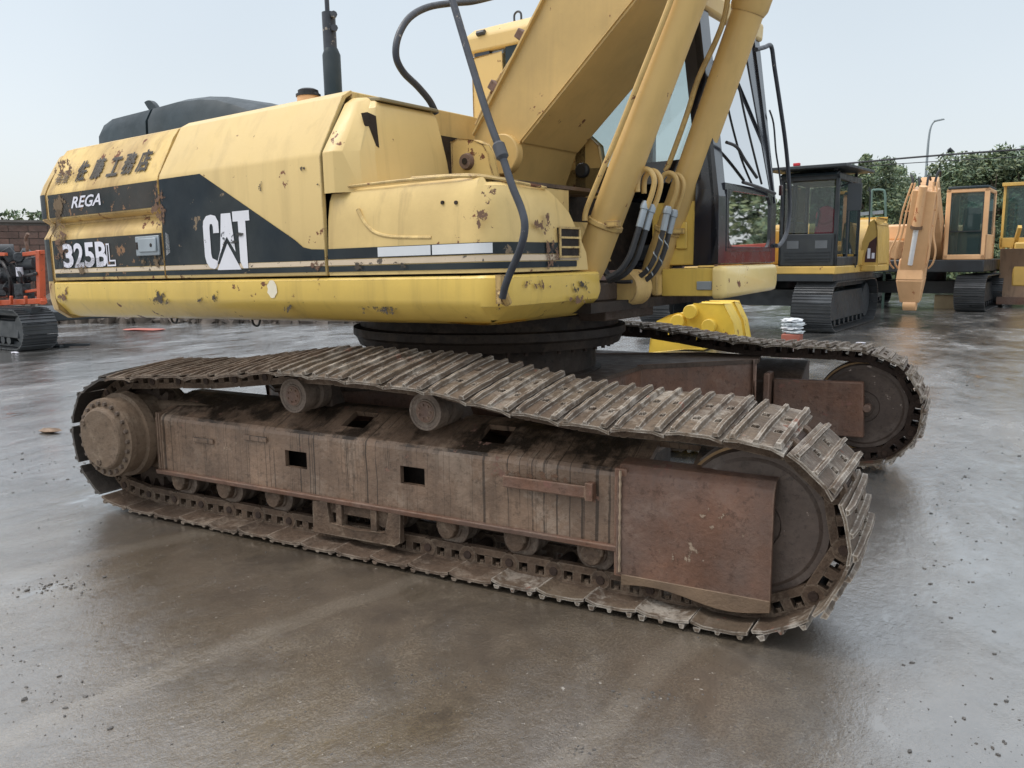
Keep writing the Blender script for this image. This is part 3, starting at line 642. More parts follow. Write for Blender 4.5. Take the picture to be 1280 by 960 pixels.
# rear side door with recessed groove
XR0, XR1, XM1 = -3.515, -1.955, -.335
def panel(name, x0, x1, prof, m, parent=EX, bevel=.006, gap=.0, th=.03, nseg=1, warp=0.):
    g = G(); rings = []
    for k in range(nseg+1):
        x = x0+gap+(x1-x0-2*gap)*k/nseg; wv = warp*math.sin(k*2.1)
        rings.append([(x, SIDE-o+wv, z) for o, z in prof] + [(x, SIDE-o+th, z-(.01 if z > 2.3 else 0)) for o, z in reversed(prof)])
    g.loft(rings); return bpart(g, name, m, parent, bevel=bevel, angle=28)
doorp = [(0, 1.505), (.004, 1.52), (.004, 1.80), (.002, 1.835), (-.008, 1.86), (-.05, 1.915), (-.062, 1.935), (-.058, 1.95), (-.012, 1.965), (.004, 1.98), (.006, 2.0), (.006, 2.165), (-.004, 2.195), (-.14, 2.46), (-.19, 2.525), (-.26, 2.55)]
door = panel('rear_side_door', XR0, XR1, doorp, YELR, gap=.007, nseg=5, warp=.002, bevel=0)
midp = [(0, 1.505), (.004, 1.52), (.006, 2.17), (-.002, 2.20), (-.19, 2.53), (-.26, 2.57)]
mid = panel('engine_side_door', XR1, XM1, midp, YEL, gap=.007, nseg=3, bevel=.004)
g = G(); g.loft([[(XR0-.02, SIDE+.255, 2.54), (XR0-.02, -SIDE-.255, 2.54), (XR0-.02, -SIDE-.3, 2.36), (XR0-.02, SIDE+.3, 2.36)], [(XM1, SIDE+.255, 2.565), (XM1, -SIDE-.255, 2.565), (XM1, -SIDE-.3, 2.36), (XM1, SIDE+.3, 2.36)]])
bpart(g, 'top_deck', YELC, bevel=.01)
def strip(g, x0, x1, z0, z1, y=SIDE-.009): g.add([(x0, y, z0), (x1, y, z0), (x1, y, z1), (x0, y, z1)], [(0, 1, 2, 3)])
g = G(); strip(g, XR0+.03, XR1-.01, 1.99, 2.165, SIDE-.0085); bpart(g, 'upper_black_band', BLKR, door)
g = G(); strip(g, XR0+.03, XR1-.01, 1.595, 1.815, SIDE-.0065); bpart(g, 'lower_black_band', BLKR, door)
g = G(); strip(g, XR0+.03, XR1-.01, 1.562, 1.590, SIDE-.0065); bpart(g, 'cream_stripe', CRM, door)
g = G(); strip(g, XR0+.03, XR1-.01, 1.527, 1.558, SIDE-.0065); bpart(g, 'thin_black_stripe', BLKR, door)
# black swoosh on the engine door
def q(px, py, lat=SIDE-.0085): return B(px, py, lat=lat)
g = G(); zt = 2.168
P = [(XM1-.01, 1.593), (XR1+.01, 1.593), (XR1+.01, zt), (B(250, 207, lat=SIDE).x, zt)]
e1 = B(370, 300, lat=SIDE); P += [(e1.x, e1.z), (e1.x+.07, e1.z-.045), (e1.x+.14, e1.z-.058), (XM1-.01, e1.z-.062)]
g.add([(x, SIDE-.0085, z) for x, z in reversed(P)], [tuple(range(len(P)))]); bpart(g, 'black_swoosh', BLK, mid)
g = G(); strip(g, XR1+.01, XM1-.01, 1.562, 1.590, SIDE-.0085); bpart(g, 'cream_stripe', CRM, mid)
g = G(); strip(g, XR1+.01, XM1-.01, 1.527, 1.558, SIDE-.0085); bpart(g, 'thin_black_stripe', BLK, mid)
# lettering
LY = SIDE-.011
def btext(s, x0, z0, w_, h_, mt, name, parent, y=LY, **k): return text(s, (x0, y, z0), (1, 0, 0), (0, 0, 1), w_, h_, mt, name, parent, T=MB_, **k)
a = B(82, 333, lat=SIDE); b = B(132, 298, lat=SIDE)
for ch, u0, u1 in (('3', 0, .25), ('2', .27, .50), ('5', .52, .75), ('B', .78, 1.03)):
    btext(ch, a.x+(b.x-a.x)*u0, 1.60, (b.x-a.x)*(u1-u0), .185, WHT2, 'model_number', door, bold=.03)
g = G(); lx, lw, lh = B(132, 330, lat=SIDE).x+.045, .12, .165          # outlined L
t_ = .011
for r_ in ((0, t_, 0, lh), (0, lw, 0, t_), (0, .045, lh-t_, lh), (.045-t_, .045, .045, lh), (.045-t_, lw, .045-t_, .045), (lw-t_, lw, 0, .045)):
    strip(g, lx+r_[0], lx+r_[1], 1.602+r_[2], 1.602+r_[3], LY)
for i_, f_ in enumerate(g.f): 
    for k_ in f_: g.v[k_].y -= .0004*i_
bpart(g, 'outlined_letter', WHT2, door)
# REGA in slanted outline letters
a = B(90, 256, lat=SIDE); b = B(126, 238, lat=SIDE)
btext('REGA', B(90, 250, lat=SIDE).x, 2.045, B(127, 245, lat=SIDE).x-B(90, 250, lat=SIDE).x, .085, WHT2, 'small_lettering', door, bold=.02, shear=.4)
# the painted company characters on the sloping top of the door
sl0, sl1 = V((0, SIDE+.004, 2.195)), V((0, SIDE+.14, 2.46)); ez_ = (sl1-sl0).normalized()
kx = [(101, '佐'), (121, '藤'), (142, '工'), (160, '務'), (179, '店')]
nrm = V((1, 0, 0)).cross(ez_)
for px, ch in kx:
    xx = B(px, 205, lat=SIDE+.07).x-.04
    text(ch, V((xx, sl0.y, sl0.z)) + ez_*.05 + nrm*.007, (1, 0, 0), ez_, .135, .17 if ch != '工' else .15, INK, 'painted_character', door, T=MB_, dbl=.012)
for k, ch in enumerate('有限'):
    xx = B(78+9*k, 215, lat=SIDE+.07).x-.07
    o = text(ch, V((xx, sl0.y, sl0.z)) + ez_*.05 + nrm*.005, (1, 0, 0), ez_, .10, .12, mat('flaked_brown_ink%s' % ('' if k else ''), (.12, .08, .045), .6, chips=1.5, chip_s=22, chipcol=(.34, .23, .09)), 'painted_character', door, T=MB_, bold=.02)
# the big three-letter word, built letter by letter with the white triangle
cx0 = B(259, 330, lat=SIDE).x; cw_ = B(315, 330, lat=SIDE).x-cx0; cz0, ch_ = 1.560, .345
def letter(polys, name):
    g = G()
    for i_, P in enumerate(polys):
        n_ = len(P); T_ = tessellate_polygon([[V((x, y, 0)) for x, y in P]])
        g.add([(cx0+x*cw_, LY-.001-.0003*i_, cz0+y*ch_) for x, y in P], [tuple(t) for t in T_])
    return bpart(g, name, WHT, mid)
Cs = [(.36, .66), (.36, .86), (.30, .97), (.2, 1.0), (.09, .98), (.02, .9), (0, .8), (0, .24), (.03, .12), (.1, .03), (.20, 0), (.24, .02), (.30, .14), (.22, .18), (.17, .2), (.15, .28), (.15, .76), (.17, .83), (.21, .83), (.23, .78), (.23, .66)]
letter([Cs], 'letter_c')
letter([[(.42, .98), (.40, .42), (.32, .2), (.27, .05), (.24, .02), (.40, .45)], [(.43, 1.0), (.64, 1.0), (.70, .30), (.60, .46), (.53, .58), (.46, .48), (.36, .28), (.35, .22)]], 'letter_a')
letter([[(.27, -.02), (.53, .46), (.80, -.02)]], 'white_triangle')
letter([[(.68, 1.02), (1.04, 1.02), (1.04, .84), (.95, .84), (.95, 0), (.85, 0), (.79, .12), (.79, .84), (.68, .84)]], 'letter_t')
# door latch and torn sticker
a = B(173, 309, lat=SIDE); b = B(200, 283, lat=SIDE)
g = G(); g.box(a.x, b.x, SIDE-.022, SIDE-.006, 1.665, 1.80); lt = bpart(g, 'door_latch', ZINC, door, bevel=.006)
g = G(); g.box(a.x+.05, b.x-.02, SIDE-.034, SIDE-.022, 1.69, 1.785); bpart(g, 'latch_paddle', ZINC, lt, bevel=.006)
g = G(); g.lathe((b.x-.075, SIDE-.037, 1.735), (b.x-.075, SIDE-.034, 1.735), [(0, .012), (1, .014)], 12); bpart(g, 'keyhole', DARK, lt)
g = G(); g.box(a.x+.012, a.x+.036, SIDE-.026, SIDE-.022, 1.71, 1.76); bpart(g, 'latch_slot', DARK, lt)
g = G(); x = b.x+.06; g.add([(x, SIDE-.0085, 1.66), (x+.05, SIDE-.0085, 1.68), (x+.045, SIDE-.0085, 1.80), (x+.01, SIDE-.0085, 1.815)], [(0, 1, 2, 3)]); bpart(g, 'torn_sticker', STK, door)

# front right: lower storage box with pressed side, and the tank above it
BX = outline(XM1+.012, SIDE+.004, .875, -.62, .16)
def top_out(P, d, tr): 
    Q = inset(P, d); Q[-1] = (Q[-1][0], tr); return Q
g = G(); zt = 1.975
def zt_(x, y): return 1.985 - .0 if x < .3 else 1.985-.035*min(1, (x-.3)/.5)
r0 = [(x, y, 1.505) for x, y in BX]
def lvl(d, z, tr):
    Q = top_out(BX, d, tr); return [(x, y, z if z < 1.9 else z-(.03 if x > .75 else 0)) for x, y in Q]
wall(g, [lvl(0, 1.505, -.62), lvl(0, 1.60, -.64), lvl(.004, 1.70, -.71), lvl(.012, 1.82, -.80), lvl(.03, 1.92, -.89), lvl(.05, 1.965, -.95), lvl(.08, 1.985, -1.0), lvl(.5, 1.985, -1.0)])
sbx = bpart(g, 'front_storage_box', YELC, angle=30)
g = G(); g.box(XM1+.02, .80, -1.30, -.70, 1.50, 1.95); bpart(g, 'box_lining', YELC, sbx)
# pressed ridge on the box side
g = G(); pts = [B(px, py, lat=SIDE+.012) for px, py in ((447, 262), (456, 278), (468, 290), (490, 296), (540, 297), (600, 292), (640, 286))]
g.tube([(p.x, SIDE+.014, p.z) for p in pts if p.x < .70], .012, 8, 5); bpart(g, 'pressed_ridge', YELC, sbx)
# side stripes following the rounded corner
def wrap(P, z0, z1, d, s0, s1, m, name, parent, din=0.):
    Q = inset(P, -d); L_ = [0]
    for a, b in zip(Q, Q[1:]): L_.append(L_[-1]+(V(b)-V(a)).length)
    n = 40; r1 = []; r2 = []
    for k in range(n+1):
        s = s0+(min(s1, L_[-1])-s0)*k/n; i = 0
        while i < len(L_)-2 and L_[i+1] < s: i += 1
        t = (s-L_[i])/max(1e-6, L_[i+1]-L_[i]); x = Q[i][0]+(Q[i+1][0]-Q[i][0])*t; y = Q[i][1]+(Q[i+1][1]-Q[i][1])*t
        r1.append((x, y, z0)); r2.append((x, y, z1))
    g = G(); g.add(r1+r2, [(k, k+1, n+1+k+1, n+1+k) for k in range(n)]); return bpart(g, name, m, parent)
TOTL = 1.05+.16*1.57+.72
wrap(BX, 1.597, 1.655, .006, 0, TOTL-.20, BLK, 'upper_black_stripe', sbx)
wrap(BX, 1.562, 1.592, .005, 0, TOTL-.12, CRM, 'cream_stripe', sbx)
wrap(BX, 1.525, 1.557, .005, 0, TOTL-.14, BLK, 'lower_black_stripe', sbx)
wrap(BX, 1.602, 1.652, .009, .40, .78, STK, 'peeling_white_sticker', sbx); wrap(BX, 1.602, 1.652, .009, .79, 1.16, STK, 'peeling_white_sticker', sbx)
for px in (550, 567): 
    p = B(px, 253, lat=SIDE); g = G(); g.lathe((p.x, SIDE+.014, p.z), (p.x, SIDE+.03, p.z), [(0, .010), (1, .010)], 10); bpart(g, 'bolt_hole', DARK, sbx)
# grille on the front face; a dark plate paints the shade behind its slats
gx = .885
a = B(700, 331, x=gx); b = B(724, 298, x=gx)
g = G(); g.box(gx-.02, gx+.002, a.y, b.y, 1.575, 1.735); gr = bpart(g, 'grille', DARK, sbx)
for k in range(4):
    g = G(); z = 1.573+.052*k; g.box(gx, gx+.008, a.y-.004, b.y+.004, z, z+.011); bpart(g, 'slat', YELC, gr)
for y in (a.y, b.y): g = G(); g.box(gx, gx+.007, y-.008, y+.008, 1.573, 1.74); bpart(g, 'slat', YELC, gr)
# treads and box top lip, rough flashing along the top edge
g = G(); tl_ = [(XM1+.02, SIDE+.05, 1.995), (.3, SIDE+.05, 1.998), (.68, SIDE+.06, 1.985), (.80, SIDE+.18, 1.965), (.83, -1.2, 1.955), (.83, -.98, 1.945)]
g.tube(tl_, .009, 6, 4); g.tube([(a_-.05, b_+.05, c_+.015) for a_, b_, c_ in tl_[1:]], .008, 6, 4); bpart(g, 'edge_beading', YELC, sbx)
g = G(); g.box(.35, .8, -1.3, -.2, 1.955, 1.975); bpart(g, 'tread_plate', BR and FRMD, EX)

# tank box above
XF = -.13
lo = [(XM1+.01, SIDE), (-.24, SIDE), (-.19, SIDE+.03), (XF+.01, SIDE+.10), (XF+.035, -1.3), (XF+.035, -.64)]
md = [(XM1+.01, SIDE), (-.24, SIDE), (-.20, SIDE+.03), (XF, SIDE+.10), (XF+.02, -1.3), (XF+.02, -.67)]
hi = [(XM1+.01, SIDE+.19), (-.27, SIDE+.20), (-.23, SIDE+.215), (XF-.06, SIDE+.25), (XF-.01, -1.25), (XF-.01, -.72)]
tp_ = [(XM1+.01, SIDE+.25), (-.29, SIDE+.255), (-.25, SIDE+.28), (XF-.08, SIDE+.30), (XF-.03, -1.22), (XF-.03, -.73)]
g = G(); wall(g, [[(x, y, 1.965) for x, y in lo], [(x, y, 2.19) for x, y in md], [(x, y, 2.48-.03*(x > -.2)) for x, y in hi], [(x, y, 2.52-.035*(x > -.2)) for x, y in tp_], [(x-.25, y+.05, 2.522) for x, y in tp_]])
g.add([(XF+.035, -.64, 1.965), (XF+.02, -.67, 2.19), (XF-.01, -.72, 2.45), (XF-.03, -.73, 2.485), (-.9, -.73, 2.52), (-.9, -.64, 2.0)], [(0, 5, 4, 3, 2, 1)])
tank = bpart(g, 'tank_housing', YEL, bevel=.03, seg=3, angle=40)
g = G(); g.hexa([(-.235, -1.325, 2.20), (-.215, -1.30, 2.20), (-.215, -1.28, 2.20), (-.235, -1.30, 2.20), (-.23, -1.335, 2.38), (-.145, -1.265, 2.385), (-.145, -1.24, 2.385), (-.23, -1.30, 2.38)]) 
# dark slot on the front corner of the tank, a solid block whose dark colour paints the recess shade
pa, pb, pc = B(459, 140, x=XF+.004), B(470, 145, x=XF+.004), B(467, 184, x=XF+.012)
g = G(); g.prism([(XF+.004, pa.y, pa.z), (XF+.004, pb.y, pb.z), (XF+.019, pb.y, pc.z), (XF+.019, pb.y-.022, pc.z+.01)], (-.05, 0, 0)); bpart(g, 'hand_hole_shade', DARK, tank)
g = G(); g.hexa([(XF-.32, -1.22, 2.522), (XF+.0, -1.22, 2.487), (XF+.0, -.71, 2.487), (XF-.32, -.71, 2.522), (XF-.32, -1.22, 2.542), (XF+.0, -1.22, 2.507), (XF+.0, -.71, 2.507), (XF-.32, -.71, 2.542)])
bpart(g, 'tank_lid', mat('olive_brown_lid', (.22, .18, .10), .6, chips=.5, bump=.1), tank, bevel=.005)

# engine hood behind, stack, cap, little mirror
hx0, hx1 = B(141, 178, lat=-.8).x, B(345, 135, lat=-.8).x
def hoodring(x, top, fr=0): return [(x, -.80, 2.44), (x, -.785, top-.14), (x, -.73, top-.04), (x, -.62, top), (x, -.2, top+.01), (x, -.1, top-.1), (x, -.1, 2.44)]
HP = [(px, B(px, py, lat=-.62)) for px, py in ((149, 152), (160, 144), (203, 133), (206, 132), (235, 124), (262, 120.5), (285, 121), (308, 127), (338, 138))]
hr_ = [hoodring(hx0, HP[0][1].z-.16)] + [hoodring(p.x-.06*(k < 2), p.z) for k, (_, p) in enumerate(HP[:3])]
g = G(); g.loft(hr_); hd = bpart(g, 'rear_hood', HOOD, angle=32)
g = G(); g.loft([hoodring(p.x, p.z) for _, p in HP[3:]]); bpart(g, 'engine_hood', HOOD, angle=32)
m_ = B(193, 137, lat=-.66); g = G(); rings = []
for k in range(9):
    a = k/8*math.pi; r_ = .085*math.sin(a)+.004; rings.append([(m_.x-.11+.2*k/8+r_*.0, m_.y-.02, m_.z+.07-.10*k/8+r_*.55), (m_.x-.11+.2*k/8, m_.y+.02, m_.z+.07-.1*k/8+r_*.55), (m_.x-.11+.2*k/8, m_.y+.02, m_.z+.07-.1*k/8-r_*.55), (m_.x-.11+.2*k/8, m_.y-.02, m_.z+.07-.1*k/8-r_*.55)])
g.loft(rings); g.bar((m_.x+.03, m_.y, m_.z-.02), (m_.x+.06, m_.y, m_.z-.12), .02, .02); bpart(g, 'round_mirror', HOOD, bevel=.006)
sx_ = B(417, 122, lat=-.62)
g = G(); zs = lambda py: B(417, py, lat=-.62).z
g.lathe((sx_.x, -.62, 2.44), (sx_.x, -.62, zs(60)), [(0, .062), (.93, .062), (1, .045)], 20); st_ = bpart(g, 'exhaust_stack', HOOD)
g = G(); x2 = sx_.x-.008; g.lathe((x2, -.62, zs(62)), (x2, -.62, zs(14)), [(0, .046), (1, .046), (1, .02)], 18); g.lathe((x2-.01, -.62, zs(14)), (x2-.01, -.62, zs(-20)), [(0, .016), (1, .016)], 10); bpart(g, 'upper_pipe', TUBE, st_)
for py in (20, 37): g = G(); g.lathe((x2+.04, -.62, zs(py)), (x2+.075, -.64, zs(py)+.004), [(0, .014), (.6, .014), (.6, .024), (1, .024)], 8); bpart(g, 'clamp_bolt', TUBE, st_)
pc_ = B(386, 130, lat=-.75)
g = G(); g.lathe((pc_.x, -.75, 2.44), (pc_.x, -.75, B(386, 121, lat=-.75).z), [(0, .078), (1, .078)], 24); fc = bpart(g, 'filler_neck', ORG)
g = G(); zc_ = B(386, 121, lat=-.75).z; g.lathe((pc_.x, -.75, zc_), (pc_.x, -.75, zc_+.052), [(0, .085), (.3, .085), (.35, .07), (.8, .07), (1, .05)], 24); g.lathe((pc_.x+.08, -.75, zc_), (pc_.x+.08, -.75, zc_+.02), [(0, .02), (1, .018)], 8); bpart(g, 'filler_cap', RUB, fc)
g = G(); p = B(436, 120, lat=-.9); g.lathe((p.x, -.9, 2.44), (p.x, -.9, p.z+.01), [(0, .012), (.6, .012), (.7, .018), (1, .018)], 8); bpart(g, 'deck_bolt', TUBE)
# hooks hanging below the skirt
for px in (218, 320):
    p = B(px, 396, lat=-1.25); g = G(); g.tube([(p.x-.05, -1.25, 1.24), (p.x-.03, -1.25, 1.185), (p.x+.02, -1.25, 1.18), (p.x+.05, -1.25, 1.235)], .008, 6, 4); bpart(g, 'hanging_wire', RUB)

# handrails: long bent tube from the skirt corner, and the loop over the tank
L1 = [B(628, 372, lat=-1.53), B(634, 350, lat=-1.55), B(650, 312, lat=-1.58), B(656, 285, lat=-1.58), B(652, 262, lat=-1.57), B(640, 232, lat=-1.56), B(626, 190, lat=-1.54), B(610, 146, lat=-1.52), B(590, 82, lat=-1.49), B(575, 32, lat=-1.47), B(562, -12, lat=-1.45)]
g = G(); g.tube(L1, lambda t: .0185, 12, 5); hr = bpart(g, 'bent_handrail', TUBE)
p = L1[6]; g = G(); d = (L1[7]-L1[5]).normalized(); g.lathe(p-d*.04, p+d*.05, [(0, .02), (.15, .031), (.85, .031), (1, .02)], 14); bpart(g, 'rail_joint', TUBE, hr)
g = G(); p = L1[0]; g.lathe(p-V((.005, -.05, .03)), p+V((0, 0, .03)), [(0, .022), (1, .026)], 10); g.box(p.x-.04, p.x-.008, p.y+.0, p.y+.035, p.z-.03, p.z+.11); bpart(g, 'rail_foot', YELR, hr)
L2 = [B(545, 142, x=-.2), B(537, 126, x=-.2), B(522, 108, x=-.2), B(504, 90, x=-.2), B(495, 70, x=-.2), B(498, 45, x=-.2), B(512, 22, x=-.2), B(535, 9, x=-.2), B(565, 4, x=-.2), B(590, 2, x=-.2), B(616, -4, x=-.2)]
g = G(); g.tube(L2, .021, 12, 5); bpart(g, 'looped_handrail', TUBE)

# boom foot and boom
LB = .34
bp = [B(594, 170, lat=-LB), B(610, 128, lat=-LB), B(684, -12, lat=-LB), B(760, -170, lat=-LB), B(930, -170, lat=-LB), B(793, -2, lat=-LB), B(651, 176, lat=-LB), B(660, 212, lat=-LB), B(640, 224, lat=-LB), B(612, 218, lat=-LB), B(598, 200, lat=-LB)]
g = G(); g.prism([(p.x, -LB, p.z) for p in bp[:7]] + [(bp[6].x-.12, -LB, bp[6].z-.27), (bp[0].x+.10, -LB, 2.0), (bp[0].x+.0, -LB, bp[0].z-.15)], (0, 2*LB, 0))
boom = bpart(g, 'boom', YELB, bevel=.006)
d = (bp[2]-bp[1]).normalized(); n_ = V((-d.z, 0, d.x))
g = G(); a = V((bp[0].x, 0, bp[0].z)); b = V((bp[2].x, 0, bp[2].z)) + d*1.2
g.obox((a+b)/2 + n_*.008, (b-a)/2, V((0, LB+.025, 0)), n_*.008); bpart(g, 'top_flange', YELB, boom, bevel=.003)
d2 = (bp[5]-bp[6]).normalized(); n2 = V((d2.z, 0, -d2.x)); a = V((bp[6].x, 0, bp[6].z)); b = V((bp[5].x, 0, bp[5].z)) + d2*1.2
g = G(); g.obox((a+b)/2 + n2*.008, (b-a)/2, V((0, LB-.004, 0)), n2*.008); bpart(g, 'underside_plate', YELB, boom)
c = B(628, 193, lat=-LB-.03); g = G(); g.lathe((c.x, -LB-.045, c.z), (c.x, -LB+.02, c.z), [(0, .122), (.1, .128), (1, .128)], 40); bpart(g, 'boom_foot_disc', YELB, boom, bevel=.003)
g = G(); cc = B(619, 192, lat=-LB-.05); g.lathe((cc.x, -LB-.052, cc.z), (cc.x, -LB-.04, cc.z), [(0, .028), (1, .028)], 14); bpart(g, 'pin_hole', DARK, boom)
# hydraulic lines along the top of the boom
for k, (o1, lat) in enumerate(((.05, -LB+.03), (.05, -LB+.10), (.07, -LB+.2))):
    g = G(); P = []
    for s in range(9):
        t = s/8; P.append(V((bp[0].x, lat, bp[0].z)) + d*(.05+1.25*t) + n_*(o1+.015*math.sin(t*9+k)))
    g.tube(P, .016, 8, 3); bpart(g, 'boom_line', YELR, boom)
for s in (.3, .62, .95): g = G(); c = V((bp[0].x, -LB+.1, bp[0].z)) + d*(s*1.1) + n_*.05; g.obox(c, d*.03, V((0, .12, 0)), n_*.035); bpart(g, 'line_clamp', FRMR, boom, bevel=.006)
# bracket ears beside the boom foot
g = G(); e_ = [B(px, py, lat=-.62) for px, py in ((566, 225), (564, 178), (572, 174), (592, 175), (604, 180), (611, 192), (613, 205), (618, 226))]
g.prism([(p.x, -.62, p.z) for p in e_], (0, .06, 0)); ear = bpart(g, 'boom_foot_bracket', YELR, bevel=.006)
c = B(584, 202, lat=-.625); g = G(); g.lathe((c.x, -.65, c.z), (c.x, -.60, c.z), [(0, .022), (0, .045), (.4, .052), (1, .052)], 24); bpart(g, 'rusty_pin', FRMR, ear)
g = G(); g.lathe((c.x, -.655, c.z), (c.x, -.648, c.z), [(0, .02), (1, .02)], 14); bpart(g, 'pin_bore', DARK, ear)
g = G(); e_ = [B(px, py, lat=.40) for px, py in ((700, 250), (712, 200), (735, 170), (748, 182), (752, 205), (740, 260))]; g.prism([(p.x, .40, p.z) for p in e_], (0, .06, 0))
ef = bpart(g, 'boom_foot_bracket', YELB, bevel=.006); c = B(729, 213, lat=.395); g = G(); g.lathe((c.x, .36, c.z), (c.x, .41, c.z), [(0, .04), (.2, .052), (1, .052)], 20); bpart(g, 'black_port', RUB, ef)
g = G(); g.hexa([(-.35, -.62, 1.55), (.72, -.62, 1.55), (.72, -.05, 1.55), (-.35, -.05, 1.55), (-.35, -.62, 1.95), (.45, -.62, 1.95), (.45, -.05, 1.95), (-.35, -.05, 1.95)]); g.box(-.5, .35, .42, .50, 1.5, 2.1); g.box(-.9, -.4, -.6, .45, 1.5, 2.15); bpart(g, 'boom_mount', YELR, bevel=.01)
g = G(); g.box(.35, .80, -.50, .45, 1.31, 1.42); g.box(.45, .78, -.25, .42, 1.18, 1.30); bpart(g, 'front_frame_plate', FRMD, bevel=.01)

# boom cylinders with feed pipes and hoses
def bcyl(lat, foot, top, pl, nm):
    a = V((foot.x, lat, foot.z)); b = V((top.x, lat, top.z)); d = (b-a).normalized()
    if not nm: b = b + d*.35
    L_ = (b-a).length
    g = G(); g.lathe(a+d*.05, a+d*(L_+.02), [(0, .06), (.02, .09), (.06, .098), (.62, .098), (1, .1)], 32)
    g.lathe(a+d*(L_-.05), a+d*(L_+.12), [(0, .104), (.2, .118), (.9, .118), (1, .1)], 32)
    o = bpart(g, 'boom_cylinder', YELB, angle=30)
    g = G(); g.lathe((a.x, lat-.06, a.z), (a.x, lat+.06, a.z), [(0, .05), (0, .10), (1, .10), (1, .05)], 24); bpart(g, 'cylinder_eye', YELR, o, bevel=.006)
    g = G(); c = a+d*pl; g.lathe(c-d*.012, c+d*.022, [(0, .101), (.1, .108), (.9, .108), (1, .101)], 32); g.obox(c+V((.09, -.07, 0)), V((.045, 0, 0)), V((0, .02, 0)), V((0, 0, .018))); bpart(g, 'pipe_clamp', YELR, o, bevel=.003)
    return o, a, d
c1, a1, d1 = bcyl(-.45, B(727, 360, lat=-.45), B(862, -6, lat=-.45), .40, False)
c2, a2, d2_ = bcyl(.45, B(811, 363, lat=.45), B(938, 6, lat=.45), .42, True)
g = G(); c = a2 + d2_*((B(938, 6, lat=.45)-B(811, 363, lat=.45)).length+.13); g.lathe(c-d2_*.02, c+d2_*.6, [(0, .062), (1, .062)], 20); bpart(g, 'chrome_rod', CHR, c2)
g = G(); c = a1 + d1*((B(862, -6, lat=-.45)-B(727, 360, lat=-.45)).length+.48); g.lathe(c-d1*.02, c+d1*.35, [(0, .062), (1, .062)], 20); bpart(g, 'chrome_rod', CHR, c1)
P = [B(px, py, lat=-.58) for px, py in ((731, 276), (733, 262), (748, 225), (772, 168), (800, 98), (835, 10), (845, -20))]
g = G(); g.tube(P, .0165, 10, 4); bpart(g, 'feed_pipe', YELB, c1)
P = [B(px, py, lat=.36) for px, py in ((832, 214), (840, 195), (858, 145), (873, 98), (893, 55), (906, 20), (912, -20))]
g = G(); g.tube(P, .018, 10, 4); bpart(g, 'feed_pipe', YELR, c2)
for off, lat, cy3, pa3 in (((0, 0), -.42, c1, 0), ((8, 2), -.36, c1, 0)):
    P = [B(px+off[0], py+off[1], lat=lat) for px, py in ((797, 240), (798, 222), (805, 212), (813, 214), (818, 226), (814, 245), (808, 260))]
    g = G(); g.tube(P, .0155, 10, 5); bpart(g, 'bent_pipe', YELB, cy3)
for off, lat in (((0, 0), .2), ((8, 2), .26)):
    P = [B(px+off[0], py+off[1], lat=lat) for px, py in ((826, 226), (831, 218), (840, 217), (846, 226), (845, 240), (840, 254), (836, 266))]
    g = G(); g.tube(P, .0165, 10, 5); bpart(g, 'bent_pipe', YELB, c2)
hoses = [([(806, 258), (800, 280), (794, 300), (786, 322), (774, 339), (758, 348)], -.42, 0), ([(814, 262), (808, 284), (802, 304), (794, 326), (780, 343), (760, 351)], -.37, 0),
         ([(834, 264), (829, 288), (822, 312), (812, 334), (796, 348), (776, 354), (762, 350)], .0, 1), ([(842, 268), (836, 292), (829, 318), (818, 340), (800, 354), (778, 357), (764, 352)], .05, 1)]
for P_, lat, w_ in hoses:
    P = [B(px, py, lat=lat-.12*i/len(P_)) for i, (px, py) in enumerate(P_)]
    g = G(); g.tube(P, .0165 if w_ else .018, 10, 5); ho = bpart(g, 'hydraulic_hose', RUB)
    d = (P[1]-P[0]).normalized(); g = G(); g.lathe(P[0]-d*.03, P[0]+d*.12, [(0, .019), (.15, .026), (.3, .026), (.32, .021), (1, .021)], 12); bpart(g, 'hose_fitting', ZINC, ho)
    if w_:
        g = G(); PP = smooth(P, 5); tw = [p + V((math.cos(i*1.5), math.sin(i*1.5), 0))*.018 for i, p in enumerate(PP[4:])]; g.tube(tw, .004, 5, 3); bpart(g, 'spiral_guard', ZINC, ho)
# rust coloured hoses and pin cap by the cylinder foot
for k in range(3):
    P = [B(px+5*k, py+3*k, lat=-.2+.12*k) for px, py in ((742, 322), (750, 335), (760, 346), (772, 352), (790, 352))]
    g = G(); g.tube(P, .012, 8, 4); bpart(g, 'hydraulic_hose', RUB)
c = B(785, 360, lat=-.1); g = G(); g.lathe((c.x-.02, -.14, c.z), (c.x-.02, .05, c.z), [(0, .05), (.02, .10), (.3, .115), (1, .115)], 24); bpart(g, 'swivel_hub', YELR)
g = G(); p = B(822, 358, lat=.3); g.box(p.x-.02, p.x+.02, .25, .33, p.z-.06, p.z+.08); bpart(g, 'lug', YELR, bevel=.006)

